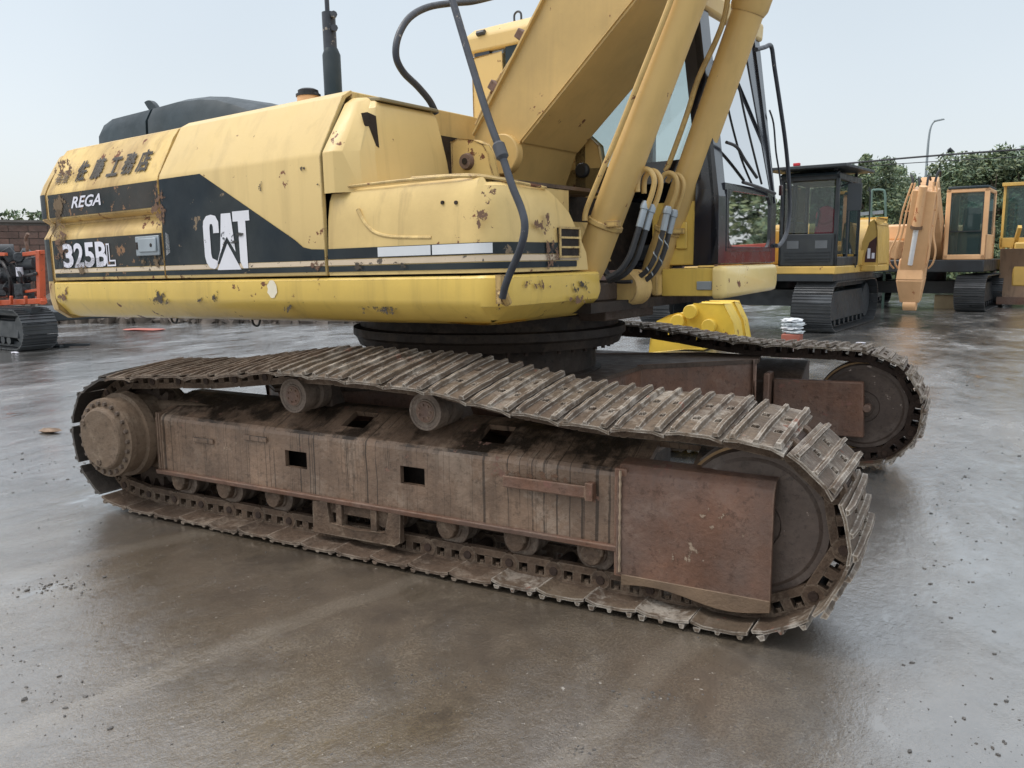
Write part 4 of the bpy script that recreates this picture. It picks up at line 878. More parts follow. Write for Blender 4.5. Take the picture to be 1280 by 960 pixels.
# stains and chipped patches that lie on the paint, each where the photograph has it
def patch_mat(name, c1, c2, sc, thr=.5, k=1.1, strx=1., strz=1.):
    m = bpy.data.materials.new(name); m.use_nodes = True; t = m.node_tree; N = t.nodes; L = t.links; b = N['Principled BSDF']; o = N['Material Output']
    tc = N.new('ShaderNodeTexCoord'); mp = N.new('ShaderNodeMapping'); mp.inputs['Scale'].default_value = (strx, strx, strz); L.new(tc.outputs['Object'], mp.inputs[0])
    nz = N.new('ShaderNodeTexNoise'); nz.inputs['Scale'].default_value = sc; nz.inputs['Detail'].default_value = 9; nz.inputs['Roughness'].default_value = .68; L.new(mp.outputs[0], nz.inputs['Vector'])
    uv = N.new('ShaderNodeVectorMath'); uv.operation = 'SUBTRACT'; L.new(tc.outputs['UV'], uv.inputs[0]); uv.inputs[1].default_value = (.5, .5, 0)
    ln = N.new('ShaderNodeVectorMath'); ln.operation = 'LENGTH'; L.new(uv.outputs[0], ln.inputs[0])
    p2 = N.new('ShaderNodeMath'); p2.operation = 'POWER'; L.new(ln.outputs['Value'], p2.inputs[0]); p2.inputs[1].default_value = 2.
    ma = N.new('ShaderNodeMath'); ma.operation = 'MULTIPLY_ADD'; L.new(p2.outputs[0], ma.inputs[0]); ma.inputs[1].default_value = -k; L.new(nz.outputs['Fac'], ma.inputs[2])
    mr = N.new('ShaderNodeMapRange'); mr.inputs[1].default_value = thr-.012; mr.inputs[2].default_value = thr+.02; L.new(ma.outputs[0], mr.inputs[0])
    mx = N.new('ShaderNodeMix'); mx.data_type = 'RGBA'; mx.inputs[6].default_value = (*c1, 1); mx.inputs[7].default_value = (*c2, 1); n2 = N.new('ShaderNodeTexNoise'); n2.inputs['Scale'].default_value = sc*2.3; L.new(n2.outputs['Fac'], mx.inputs[0]); L.new(mx.outputs[2], b.inputs['Base Color'])
    b.inputs['Roughness'].default_value = .8; tr = N.new('ShaderNodeBsdfTransparent'); ms = N.new('ShaderNodeMixShader'); L.new(mr.outputs[0], ms.inputs[0]); L.new(tr.outputs[0], ms.inputs[1]); L.new(b.outputs[0], ms.inputs[2]); L.new(ms.outputs[0], o.inputs[0]); return m
PRUST = patch_mat('rust_patch', (.10, .05, .03), (.22, .13, .08), 19, .47, 1.1); PDARK = patch_mat('dark_scuffs', (.03, .027, .024), (.09, .07, .05), 16, .52, 1.2)
PMUDB = patch_mat('dark_wet_stain', (.05, .034, .026), (.09, .06, .045), 5, .47, .7, 1.0, .6); PORE = patch_mat('pale_scrape', (.34, .26, .19), (.28, .2, .14), 22, .58, .9); PSTR = patch_mat('dark_scratches', (.025, .03, .03), (.06, .055, .05), 7, .55, 1.0, .35, 1.6); PMUD = patch_mat('brown_grime', (.12, .075, .04), (.2, .14, .08), 6, .44, 1.0)
def patch(px0, py0, px1, py1, m, name, parent, lat=None, x=None):
    P = [B(a, b, lat=lat, x=x) for a, b in ((px0, py1), (px1, py1), (px1, py0), (px0, py0))]
    off = wpos(parent); me = bpy.data.meshes.new(name); me.from_pydata([tuple(MB_ @ p - off) for p in P], [], [(0, 1, 2, 3)]); uv = me.uv_layers.new()
    for i, c in enumerate(((0, 0), (1, 0), (1, 1), (0, 1))): uv.data[i].uv = c
    me.materials.append(m); o = bpy.data.objects.new(name, me); COL.objects.link(o); o.parent = parent; return o
S1, S2, FX_ = SIDE-.0125, SIDE-.004, .89
patch(170, 300, 214, 345, PMUD, 'grime_patch', door, lat=S1); patch(70, 322, 130, 346, PMUD, 'grime_patch', door, lat=S1); patch(62, 200, 84, 350, PMUD, 'grime_patch', door, lat=S1); patch(184, 225, 212, 300, PRUST, 'rust_patch', door, lat=S1)
patch(62, 262, 92, 345, PRUST, 'rust_patch', door, lat=S1); patch(62, 190, 100, 232, PRUST, 'rust_patch', door, lat=SIDE-.0125+.02)
patch(262, 278, 325, 322, PSTR, 'scratch_patch', mid, lat=S1-.004); patch(268, 290, 300, 318, PDARK, 'scratch_patch', mid, lat=S1-.0045); patch(372, 200, 384, 222, PDARK, 'scuff', mid, lat=S1); patch(392, 222, 408, 240, PDARK, 'scuff', mid, lat=S1); patch(318, 220, 334, 246, PDARK, 'scuff', mid, lat=S1)
patch(385, 320, 413, 345, PRUST, 'rust_patch', mid, lat=S1); patch(170, 352, 228, 392, PDARK, 'scuff', skirt, lat=S2-.002); patch(330, 368, 400, 396, PDARK, 'scuff', skirt, lat=S2+.01); patch(425, 366, 520, 402, PDARK, 'scuff', skirt, lat=S2+.02); patch(230, 355, 290, 385, PDARK, 'scuff', skirt, lat=S2-.002); patch(66, 350, 92, 392, PRUST, 'rust_patch', skirt, lat=S2-.002)
patch(596, 222, 622, 262, PRUST, 'rust_patch', sbx, lat=S2-.002); patch(480, 318, 520, 342, PDARK, 'scuff', sbx, lat=S1); patch(430, 320, 470, 345, PDARK, 'scuff', sbx, lat=S1); patch(590, 255, 615, 292, PRUST, 'rust_patch', sbx, lat=S2-.002)
patch(676, 284, 704, 345, PRUST, 'rust_patch', sbx, x=FX_); patch(655, 262, 700, 300, PRUST, 'rust_patch', sbx, x=FX_); patch(690, 340, 752, 372, PDARK, 'scuff', skirt, x=.892); patch(640, 345, 700, 366, PRUST, 'rust_patch', skirt, x=.892); patch(700, 366, 752, 384, PRUST, 'rust_patch', skirt, x=.892); patch(612, 346, 640, 395, PRUST, 'rust_patch', skirt, x=.892)

def wpatch(x0, x1, y, z0, z1, m, name, parent):
    off = wpos(parent); P = [(x0, y, z0), (x1, y, z0), (x1, y, z1), (x0, y, z1)]; me = bpy.data.meshes.new(name); me.from_pydata([tuple(V(p)-off) for p in P], [], [(0, 1, 2, 3)]); uv = me.uv_layers.new()
    for i, c in enumerate(((0, 0), (1, 0), (1, 1), (0, 1))): uv.data[i].uv = c
    me.materials.append(m); o = bpy.data.objects.new(name, me); COL.objects.link(o); o.parent = parent
wpatch(3.5, 4.0, .0872, .35, .62, PORE, 'scrape', cvr); wpatch(3.4, 3.9, .0872, .2, .45, PORE, 'scrape', cvr); wpatch(.5, 1.2, .118, .4, .6, PORE, 'scrape', FR); wpatch(2.5, 3.3, .118, .5, .61, PRUST, 'rust_patch', FR)

# ------------------------------------------------------------------ cab
XC, YC0, YC1 = 1.245, .40, 1.52
g = G(); zb0, zb1 = 1.305, 1.505
a = B(827, 377, lat=.38)
g.box(a.x, XC-.02, .38, 1.36, zb0+.005, zb1-.012); pf = bpart(g, 'cab_platform', YELS, bevel=.005)
g = G(); rings = []
for x, i_, b_ in ((XC-.015, 0, 0), (XC+.03, 0, .0), (XC+.055, .012, .01), (XC+.068, .035, .035)):
    yy0, yy1, z0, z1 = .35+i_, 1.40-i_, zb0-.012+b_, zb1+.0-b_*.6; rr_ = .035
    P = []
    for (cy_, cz_, a0) in ((yy0+rr_, z0+rr_, 180), (yy1-rr_, z0+rr_+.02, 270), (yy1-rr_, z1-rr_, 0), (yy0+rr_, z1-rr_, 90)):
        for k in range(5): t = R(a0+22.5*k); P.append((x, cy_+rr_*math.cos(t), cz_+rr_*math.sin(t)))
    rings.append(P)
g.loft(rings); bpart(g, 'front_bumper_panel', YELW, pf, angle=40)
p = B(881, 357, lat=.38); g = G(); g.box(p.x-.055, p.x+.05, .372, .38, p.z-.028, p.z+.028); bpart(g, 'number_plate', ZINC, pf, bevel=.006)
p = B(895, 350, lat=.38); g = G(); g.box(p.x-.012, p.x+.01, .376, .381, p.z-.10, p.z+.10); bpart(g, 'rust_seam', FRMR, pf)
p0 = B(832, 250, lat=.42); p1 = B(868, 333, lat=.42)
g = G(); g.box(p0.x-.1, p1.x, .42, .9, 1.515, 1.93); cb0 = bpart(g, 'side_box', YELS, bevel=.006)
g = G(); g.box(p0.x+.08, p1.x-.05, .405, .42, 1.62, 1.80); bpart(g, 'pressed_panel', YELS, cb0, bevel=.012)
# shell: rear pillar yellow, black frame, glass all round
xr = -.72; ztop = 3.22; xt = XC-.24       # windscreen leans back
xsw = p1.x
cab = empty('cab', (0, 0, 0), None, None); cab.parent = EX; cab.location = MB_ @ V((.3, .9, 1.5)) - EX.location; cab['label'] = 'glossy black driver cab with yellow roof'
def fx(z): return XC - (z-1.52)*.0 if z < 1.95 else XC - (z-1.95)*.125
g = G()
for y in (YC0, YC1-.06):
    # lower side panel and front pillar, following the lean
    g.prism([(xsw if y == YC0 else xr, y, 1.515), (XC-.05, y, 1.515), (XC-.01, y, 1.7), (fx(2.3)-.02, y, 2.3), (fx(2.3)-.16, y, 2.3), (xsw+.02 if y == YC0 else xr, y, 2.22)], (0, .06, 0))
    g.prism([(fx(2.28), y, 2.28), (fx(ztop)-.02, y, ztop), (fx(ztop)-.13, y, ztop), (fx(2.28)-.13, y, 2.28)], (0, .06, 0))
    g.prism([(xr+.02, y, 1.95), (xr+.16, y, 1.95), (xr+.16, y, ztop), (xr+.02, y, ztop)], (0, .06, 0))
    g.prism([(.18, y, 2.0), (.26, y, 2.0), (.26, y, ztop), (.18, y, ztop)], (0, .06, 0))
    g.prism([(xr, y, 2.06), (xsw+.05, y, 2.06), (xsw+.05, y, 2.20), (xr, y, 2.20)], (0, .058, 0))
    g.prism([(xr, y, ztop-.08), (fx(ztop), y, ztop-.08), (fx(ztop), y, ztop+.02), (xr, y, ztop+.02)], (0, .058, 0))
g.box(xr, XC-.02, YC0+.03, YC1-.03, 1.51, 1.54)
fr_ = bpart(g, 'cab_frame', CAB, cab, bevel=.012)
g = G(); g.prism([(xr, YC0-.002, 1.6), (xr+.30, YC0-.002, 1.6), (xr+.27, YC0-.002, 3.1), (xr, YC0-.002, 3.1)], (0, .05, 0)); g.prism([(xr, YC1-.05, 1.6), (xr+.25, YC1-.05, 1.6), (xr+.22, YC1-.05, 3.1), (xr, YC1-.05, 3.1)], (0, .052, 0)); g.box(xr-.02, xr+.03, YC0+.05, YC1-.05, 1.6, 2.3)
bpart(g, 'rear_pillar', YEL, cab, bevel=.01)
g = G(); g.loft([[(x, y, z) for y, z in ((YC0-.02+i, zz), (YC1+.02-i, zz))] + [(xe-i, y, z) for y, z in ((YC1+.02-i, zz), (YC0-.02+i, zz))] for x, xe, i, zz in ((xr-.06, fx(ztop)+.03, 0, 3.13), (xr-.07, fx(ztop)+.04, 0, 3.25), (xr-.0, fx(ztop)-.03, .05, 3.31), (xr+.12, fx(ztop)-.16, .16, 3.345))])
rf = bpart(g, 'cab_roof', YEL, cab, bevel=.02, seg=3)
p = B(647, 14, lat=.55); g = G(); g.tube([(p.x-.03, .55, 3.33), (p.x-.03, .55, 3.39), (p.x, .55, 3.41), (p.x+.03, .55, 3.39), (p.x+.03, .55, 3.33)], .008, 8, 5); bpart(g, 'lifting_eye', TUBE, rf)
g = G(); p = B(606, 40, lat=.38); g.lathe((p.x-.07, .38, p.z), (p.x+.0, .38, p.z), [(0, .01), (0, .02), (1, .02)], 8); bpart(g, 'lamp_bracket', TUBE, cab)
# cab front: lower part tinted maroon as a red reflection, black surround
g = G(); X2 = XC-.012
g.box(X2, XC+.0, YC0+.05, YC1-.03, 1.515, 1.605); bpart(g, 'front_lower_panel', CABR, cab, bevel=.006)
g = G()
for ya, yb, ya2, yb2, yt in ((YC0+.0, YC0+.13, YC0, YC0+.13, YC0+.16), (YC1-.09, YC1, YC1-.30, YC1, YC1-.36)):
    g.hexa([(XC-.05, ya, 1.52), (XC+.002, ya, 1.52), (XC+.002, yb, 1.52), (XC-.05, yb, 1.52), (XC-.05, ya, 1.95), (XC+.002, ya, 1.95), (XC+.002, yb, 1.95), (XC-.05, yb, 1.95)])
    a_, b_ = (ya2, yt) if ya2 < 1 else (yt, YC1)
    g.hexa([(XC-.05, ya, 1.95), (XC+.001, ya, 1.95), (XC+.001, yb, 1.95), (XC-.05, yb, 1.95), (fx(ztop)-.05, a_, ztop), (fx(ztop), a_, ztop), (fx(ztop), b_, ztop), (fx(ztop)-.05, b_, ztop)])
g.hexa([(XC-.005, YC1-.055, 1.95), (XC+.014, YC1-.055, 1.95), (XC+.014, YC1-.04, 1.95), (XC-.005, YC1-.04, 1.95), (fx(ztop)-.005, YC1-.16, ztop), (fx(ztop)+.014, YC1-.16, ztop), (fx(ztop)+.014, YC1-.13, ztop), (fx(ztop)-.005, YC1-.13, ztop)])
for ya in (YC0+.13, YC1-.13): g.box(XC-.03, XC+.006, ya, ya+.04, 1.62, 2.0)
g.box(XC-.03, XC+.006, YC0+.13, YC1-.09, 1.60, 1.63)
g.box(XC-.04, XC+.004, YC0+.1, YC1-.06, 1.995, 2.04)
for yy, zz, sy_, sz_ in ((YC0+.16, 1.62, 1, 1), (YC1-.12, 1.62, -1, 1), (YC0+.16, 2.0, 1, -1), (YC1-.12, 2.0, -1, -1)):
    P = [(XC-.03, yy, zz)] + [(XC-.03, yy+sy_*(.11-.11*math.sin(a*math.pi/12)), zz+sz_*(.11-.11*math.cos(a*math.pi/12))) for a in range(7)]
    g.prism(P, (.036, 0, 0))
bpart(g, 'front_pillar', CAB, cab, bevel=.008, seg=2)
def pane(P, name, m, parent=cab, th=.006):
    P = [V(p) for p in P]; n = (P[1]-P[0]).cross(P[2]-P[0]).normalized(); g = G(); g.prism([p for p in P], n*th); return bpart(g, name, m, parent)
pane([(XC-.012, YC0+.13, 1.60), (XC-.012, YC1-.09, 1.60), (XC-.012, YC1-.09, 2.02), (XC-.012, YC0+.13, 2.02)], 'lower_windscreen', GLSR)
pane([(fx(2.04)-.008, YC0+.13, 2.04), (fx(2.04)-.008, YC1-.09, 2.04), (fx(ztop)-.01, YC1-.09, ztop-.04), (fx(ztop)-.01, YC0+.13, ztop-.04)], 'windscreen', GLSR)
for y in (YC0+.025, YC1-.03):
    pane([(.26, y, 2.20), (fx(2.2)-.14, y, 2.20), (fx(ztop)-.12, y, ztop-.08), (.26, y, ztop-.08)], 'side_window', GLS)
    pane([(xr+.16, y, 2.20), (.18, y, 2.20), (.18, y, ztop-.08), (xr+.16, y, ztop-.08)], 'side_window', GLS)
pane([(xr+.03, YC0+.06, 2.3), (xr+.03, YC1-.06, 2.3), (xr+.03, YC1-.06, 3.14), (xr+.03, YC0+.06, 3.14)], 'rear_window', GLSD)
p_ = B(632, 70, lat=YC0-.006); g = G(); g.box(p_.x, p_.x+.3, YC0-.006, YC0-.003, p_.z-.25, p_.z+.2); bpart(g, 'dark_rear_quarter_panel', HOOD, cab)
# seat seen through the glass
g = G(); g.box(-.25, .3, .62, 1.12, 1.75, 1.93); g.hexa([(-.32, .64, 1.9), (-.18, .64, 1.9), (-.18, 1.10, 1.9), (-.32, 1.10, 1.9), (-.45, .68, 2.52), (-.35, .68, 2.52), (-.35, 1.06, 2.52), (-.45, 1.06, 2.52)]); g.hexa([(-.45, .77, 2.52), (-.36, .77, 2.52), (-.36, .97, 2.52), (-.45, .97, 2.52), (-.47, .79, 2.70), (-.39, .79, 2.70), (-.39, .95, 2.70), (-.47, .95, 2.70)])
bpart(g, 'driver_seat', SEAT, cab, bevel=.04, seg=3)
g = G(); g.box(.05, 1.05, YC0+.10, YC1-.10, 1.54, 1.66); g.box(.75, 1.12, YC0+.35, YC1-.35, 1.6, 1.98); g.box(.1, .5, YC0+.08, YC0+.22, 1.6, 2.12); bpart(g, 'console', SEAT, cab, bevel=.02)
for y in (.72, 1.06):
    g = G(); g.tube([(.95, y, 1.9), (.93, y, 2.1), (.90, y, 2.22)], .012, 6, 3); g.lathe((.9, y, 2.2), (.895, y, 2.27), [(0, .02), (1, .024)], 10); bpart(g, 'control_lever', RUB, cab)
# wipers
Pw = [B(907, 178, x=XC+.0), B(920, 184, x=XC+.01), B(930, 200, x=XC+.01), B(945, 222, x=XC+.02)]
g = G(); g.tube([p+V((.006, 0, 0)) for p in Pw], .011, 8, 4); wp = bpart(g, 'wiper', RUB, cab)
Pw = [B(921, 100, x=XC-.06), B(930, 145, x=XC-.03), B(942, 195, x=XC), B(951, 230, x=XC+.01)]
g = G(); g.tube([p+V((.006, 0, 0)) for p in Pw], .008, 8, 4); bpart(g, 'wiper_blade', RUB, wp)
Pw = [B(926, 228, x=XC+.02), B(945, 234, x=XC+.02), B(966, 242, x=XC+.02)]
g = G(); g.tube([p+V((.015, 0, 0)) for p in Pw], .012, 8, 4); bpart(g, 'lower_wiper', RUB, cab)
# black bar in front of the cab on the far side, with a mirror stalk
P = [B(px, py, x=XC+.02) for px, py in ((945, 62), (956, 59), (964, 58), (968, 84), (975, 130), (982, 180), (986, 225), (987, 265), (983, 292), (975, 306), (970, 307))]
g = G(); g.tube(P, .0155, 10, 4); br2 = bpart(g, 'front_grab_rail', TUBE, cab)
P = [B(px, py, x=XC-.06) for px, py in ((962, 138), (967, 155), (970, 190), (974, 215), (977, 240), (978, 270))]
g = G(); g.tube(P, .007, 8, 4); ms_ = bpart(g, 'mirror_stalk', TUBE, cab)
p = B(976, 238, x=XC-.06); g = G(); g.box(p.x-.014, p.x+.014, p.y-.014, p.y+.014, p.z-.04, p.z+.04); bpart(g, 'stalk_joint', CABR, ms_, bevel=.008)

# ------------------------------------------------------------------ machines parked behind
def frame_at(o, heading):
    """local frame: x to the machine's front, y to its left"""
    return Matrix.Translation(o) @ Matrix.Rotation(heading, 4, 'Z')
def oval(Lh, r, n=10):
    P = [(-Lh, 0), (Lh, 0)]; P = []
    for k in range(n+1): a = -math.pi/2+math.pi*k/n; P.append((Lh+r*math.cos(a), r+r*math.sin(a)))
    for k in range(n+1): a = math.pi/2+math.pi*k/n; P.append((-Lh+r*math.cos(a), r+r*math.sin(a)))
    return P
def far_track(root, T, y0, wd, Lh, r, m_shoe, m_dark, pitch=.2):
    """a crawler track: belt with a shoe per pitch, frame, idler, sprocket and rollers"""
    P = [(x, z, 0) for x, z in oval(Lh, r-.03, 16)]; P = resample([(a, b+.03, 0) for a, b, _ in P], pitch)
    g = G(); P2 = oval(Lh, r-.05, 12); P2 = [(x, z+.05) for x, z in P2]; P3 = oval(Lh, r-.15, 12); P3 = [(x, z+.15) for x, z in P3]
    n = len(P2); g.add([(x, y, z) for y in (y0+wd*.3, y0+wd*.7) for x, z in P2+P3], [(i, (i+1) % n, 2*n+(i+1) % n, 2*n+i) for i in range(n)] + [(n+(i+1) % n, n+i, 3*n+i, 3*n+(i+1) % n) for i in range(n)] + [((i+1) % n, i, n+i, n+(i+1) % n) for i in range(n)] + [(2*n+i, 2*n+(i+1) % n, 3*n+(i+1) % n, 3*n+i) for i in range(n)])
    tr = part(g, 'track', m_dark, root, T=T)
    sg = G(); h = wd/2; sg.box(-pitch/2+.006, pitch/2-.006, -h, h, -.008, .008)
    for gx in (-.07, 0, .065): sg.hexa([(gx-.012, -h, .008), (gx+.012, -h, .008), (gx+.012, h, .008), (gx-.012, h, .008), (gx-.007, -h, .028), (gx+.007, -h, .028), (gx+.007, h, .028), (gx-.007, h, .028)])
    me = sg.mesh('shoe', m_shoe)
    for i in range(len(P)):
        a, b = P[i], P[(i+1) % len(P)]; t = V((b[0]-a[0], 0, b[1]-a[1])).normalized(); o_ = V((t.z, 0, -t.x)); yy = o_.cross(t)
        M4 = Matrix((t, yy, o_)).transposed().to_4x4(); M4.translation = V(((a[0]+b[0])/2, y0+wd/2, (a[1]+b[1])/2))
        so = bpy.data.objects.new('shoe', me); COL.objects.link(so); so.parent = tr; so.matrix_basis = Matrix.Translation(-wpos(tr)) @ T @ M4
    g = G(); g.hexa([(-Lh+.1, y0+wd*.18, .22), (Lh-.1, y0+wd*.18, .22), (Lh-.1, y0+wd*.82, .22), (-Lh+.1, y0+wd*.82, .22), (-Lh+.1, y0+wd*.26, 2*r-.24), (Lh-.1, y0+wd*.26, 2*r-.24), (Lh-.1, y0+wd*.74, 2*r-.24), (-Lh+.1, y0+wd*.74, 2*r-.24)])
    part(g, 'track_frame', m_dark, root, T=T, bevel=.02)
    for x in (-Lh, Lh):
        g = G(); g.lathe((x, y0+wd*.22, r), (x, y0+wd*.78, r), [(0, .05), (0, r-.14), (.08, r-.12), (.92, r-.12), (1, r-.14)], 24); part(g, 'idler_wheel', m_dark, root, T=T)
    for k in range(7):
        x = -Lh+.5+k*(2*Lh-1)/6
        g = G(); g.lathe((x, y0+wd*.2, .17), (x, y0+wd*.8, .17), [(0, .03), (0, .08), (1, .08)], 14); part(g, 'bottom_roller', m_dark, root, T=T)
    return tr
def fpart(g, n, m, root, T, parent=None, **k): return part(g, n, m, parent or root, T=T, **k)

# --- second excavator: black cab with roof guard, facing us
h2 = math.atan2(14.3-18.7, 2.2-2.66)
O2 = V((2.2, 14.3, 0)); dirx = V((math.cos(h2), math.sin(h2), 0)); diry = V((-dirx.y, dirx.x, 0))
# machine's left side is toward +X of the picture
TL = 4.45; r2 = .53; wd2 = .78
ctr = O2 - dirx*(TL/2) - diry*(wd2+1.35) ; T2 = frame_at(ctr, h2)
E2 = empty('crawler_excavator', ctr, 'excavator with black cab, flat roof guard and red seat, parked behind the big one', 'excavator')
far_track(E2, T2, 1.35, wd2, TL/2-r2, r2, FTRK, FBLK); far_track(E2, T2, -1.35-wd2, wd2, TL/2-r2, r2, FTRK, FBLK)
g = G(); g.box(-1.1, 1.2, -1.4, 1.4, .5, .85); g.lathe((0, 0, .8), (0, 0, 1.2), [(0, .8), (1, .8)], 32); fpart(g, 'car_body', FBLK, E2, T2)
g = G(); g.box(-2.6, 2.0, -1.1, 2.13, 1.2, 1.36); g.box(-1.6, -.2, 2.13, 2.45, 1.22, 1.36); pl2 = fpart(g, 'platform', FYEL, E2, T2, bevel=.02)
g = G(); g.box(-1.7, 2.02, -1.1, 2.1, 1.06, 1.2); fpart(g, 'under_frame', FBLK, E2, T2)
cx0, cx1, cy0, cy1, ct = -.05, 1.85, .93, 2.10, 3.16
g = G()
for x in (cx0, cx1-.1, (cx0+cx1)/2):
    for y in (cy0, cy1-.08): g.box(x, x+.10, y, y+.08, 1.36, ct)
g.box(cx0, cx1, cy0, cy1, ct-.08, ct+.06); g.box(cx1-.08, cx1+.0, cy0, cy1, 1.36, 2.02); g.box(cx0, cx1, cy1-.06, cy1, 1.36, 1.55); g.box(cx0, cx1, cy0, cy0+.05, 1.36, 2.3)
cab2 = fpart(g, 'cab', FBLK, E2, T2, bevel=.02)
g = G(); g.box(cx1+.002, cx1+.012, cy0+.1, cy1-.1, 1.5, 1.92); gp2 = fpart(g, 'front_guard_panel', FBLK, E2, T2, cab2)
for y in (cy0+.18, cy1-.42):
    g = G(); g.box(cx1+.012, cx1+.02, y, y+.24, 1.72, 1.88); fpart(g, 'vent_slot', mat('dim_grey_vent', (.10, .11, .12), .5), E2, T2, gp2)
for k in range(4):
    g = G(); g.box(cx1+.012, cx1+.03, cy0+.12, cy1-.12, 1.46+.06*k, 1.475+.06*k); fpart(g, 'louvre', FBLK, E2, T2, gp2)
g = G(); g.box(cx1-.03, cx1-.024, cy0+.1, cy1-.1, 2.04, ct-.1); fpart(g, 'windscreen', GLS, E2, T2, cab2)
g = G(); g.box(cx0+.12, cx1-.12, cy1-.03, cy1-.024, 1.6, ct-.1); fpart(g, 'door_window', GLSD, E2, T2, cab2)
g = G(); g.box(cx0+.12, cx1-.12, cy0+.03, cy0+.036, 2.3, ct-.1); fpart(g, 'side_window', GLS, E2, T2, cab2)
g = G(); g.box(cx0+.02, cx0+.03, cy0+.1, cy1-.1, 2.0, ct-.1); fpart(g, 'rear_window', GLSD, E2, T2, cab2)
g = G(); g.hexa([(cx0-.15, cy0-.22, ct+.17), (cx1+.45, cy0-.22, ct+.12), (cx1+.45, cy1+.22, ct+.12), (cx0-.15, cy1+.22, ct+.17), (cx0-.15, cy0-.22, ct+.23), (cx1+.45, cy0-.22, ct+.18), (cx1+.45, cy1+.22, ct+.18), (cx0-.15, cy1+.22, ct+.23)])
rg2 = fpart(g, 'roof_guard', FBLK, E2, T2, bevel=.01)
g = G(); g.hexa([(cx1-.1, cy0+.02, ct+.04), (cx1+.14, cy0+.02, ct+.0), (cx1+.14, cy1-.02, ct+.0), (cx1-.1, cy1-.02, ct+.04), (cx1-.1, cy0+.02, ct+.1), (cx1+.10, cy0+.02, ct+.05), (cx1+.10, cy1-.02, ct+.05), (cx1-.1, cy1-.02, ct+.1)]); fpart(g, 'rain_visor', HOOD, E2, T2, rg2, bevel=.01)
for x in (cx0+.1, cx1-.1):
    for y in (cy0+.1, cy1-.1): g = G(); g.box(x-.03, x+.03, y-.03, y+.03, ct+.05, ct+.16); fpart(g, 'guard_post', FBLK, E2, T2, rg2)
g = G(); g.box(cx1+.2, cx1+.28, cy0+.32, cy0+.45, ct+.2, ct+.26); fpart(g, 'red_marker_lamp', mat('red_lens', (.5, .02, .03), .3), E2, T2, rg2, bevel=.01)
g = G(); g.box(.55, 1.05, 1.28, 1.78, 1.75, 1.9); g.hexa([(.52, 1.30, 1.9), (.68, 1.30, 1.9), (.68, 1.76, 1.9), (.52, 1.76, 1.9), (.42, 1.36, 2.52), (.56, 1.36, 2.52), (.56, 1.70, 2.52), (.42, 1.70, 2.52)])
g.lathe((.5, 1.53, 2.42), (.62, 1.53, 2.44), [(0, .22), (1, .2)], 20); st2 = fpart(g, 'driver_seat', OXR, E2, T2, bevel=.05, seg=3)
g = G(); g.tube([(.70, 1.40, 2.6), (.72, 1.42, 2.45), (.74, 1.38, 2.2)], .025, 6); fpart(g, 'seat_belt', FBLK, E2, T2, st2)
g = G(); g.tube([(1.7, cy1+.0, 2.95), (1.8, cy1+.2, 3.0), (1.82, cy1+.24, 2.95)], .015, 6, 3); g.box(1.78, 1.84, cy1+.16, cy1+.42, 2.45, 2.98); fpart(g, 'wing_mirror', FBLK, E2, T2, bevel=.03)
# engine cover with curved yellow shoulder and dark decal
g = G(); Pp = [(-2.6, 1.36), (-.1, 1.36), (-.12, 1.5), (-.3, 1.75), (-.7, 2.08), (-1.2, 2.32), (-1.6, 2.4), (-2.6, 2.44)]
g.prism([(x, 1.15, z) for x, z in Pp], (0, .98, 0)); ec2 = fpart(g, 'engine_cover', FYEL, E2, T2, bevel=.05, seg=3)
g = G(); g.prism([(-.25, 2.13, 1.37), (-.25, 2.14, 1.6), (-.25, 2.16, 1.85), (-.25, 2.21, 2.1), (-.25, 2.28, 2.26), (-.25, 2.35, 2.31), (-.25, 2.41, 2.26), (-.25, 2.44, 2.1), (-.25, 2.44, 1.37)], (-1.2, 0, 0)); sh2 = fpart(g, 'rounded_side_cover', FYEL, E2, T2, bevel=.05, seg=3)
g = G(); g.prism([(-.245, 2.20, 1.42), (-.245, 2.21, 1.6), (-.245, 2.28, 1.85), (-.245, 2.43, 1.98), (-.245, 2.43, 1.42)], (.004, 0, 0)); dd2 = fpart(g, 'dark_decal', mat('dark_maroon_front_decal', (.06, .022, .02), .4), E2, T2, sh2)
for yy_ in (2.25, 2.34): g = G(); g.box(-.240, -.237, yy_, yy_+.06, 1.5, 1.72 if yy_ < 2.3 else 1.62); fpart(g, 'white_notice', WHT2, E2, T2, dd2)
g = G(); g.prism([(x, 2.132, z) for x, z in [(-2.3, 1.42), (-.75, 1.42), (-.95, 1.85), (-1.4, 2.1), (-2.3, 2.15)]], (0, .004, 0)); dc2 = fpart(g, 'dark_decal', mat('dark_maroon_decal', (.06, .022, .02), .4), E2, T2, ec2)
for xx in (-1.1, -1.6): g = G(); g.box(xx-.22, xx, 2.137, 2.141, 1.50, 1.78 if xx > -1.2 else 1.68); fpart(g, 'white_notice', WHT2, E2, T2, dc2)
g = G(); g.box(-3.0, -1.7, -1.0, 2.0, 1.25, 2.35); fpart(g, 'counterweight', FYEL, E2, T2, bevel=.12, seg=3)
g = G(); g.box(-1.6, 1.3, -1.05, .0, 1.36, 2.2); fpart(g, 'tool_housing', FYEL, E2, T2, bevel=.04)
g = G(); g.prism([(x, -.35, z) for x, z in [(.4, 1.5), (.9, 1.5), (1.9, 2.75), (2.9, 3.2), (3.3, 3.15), (3.35, 3.5), (2.8, 3.65), (1.5, 3.1)]], (0, .6, 0)); fpart(g, 'boom', FYEL, E2, T2, bevel=.02)
g = G(); g.prism([(x, -.22, z) for x, z in [(3.15, 3.75), (3.55, 3.6), (3.5, 2.6), (3.3, 1.2), (3.05, 1.2), (3.0, 2.8)]], (0, .36, 0)); fpart(g, 'arm', FYEL, E2, T2, bevel=.02)
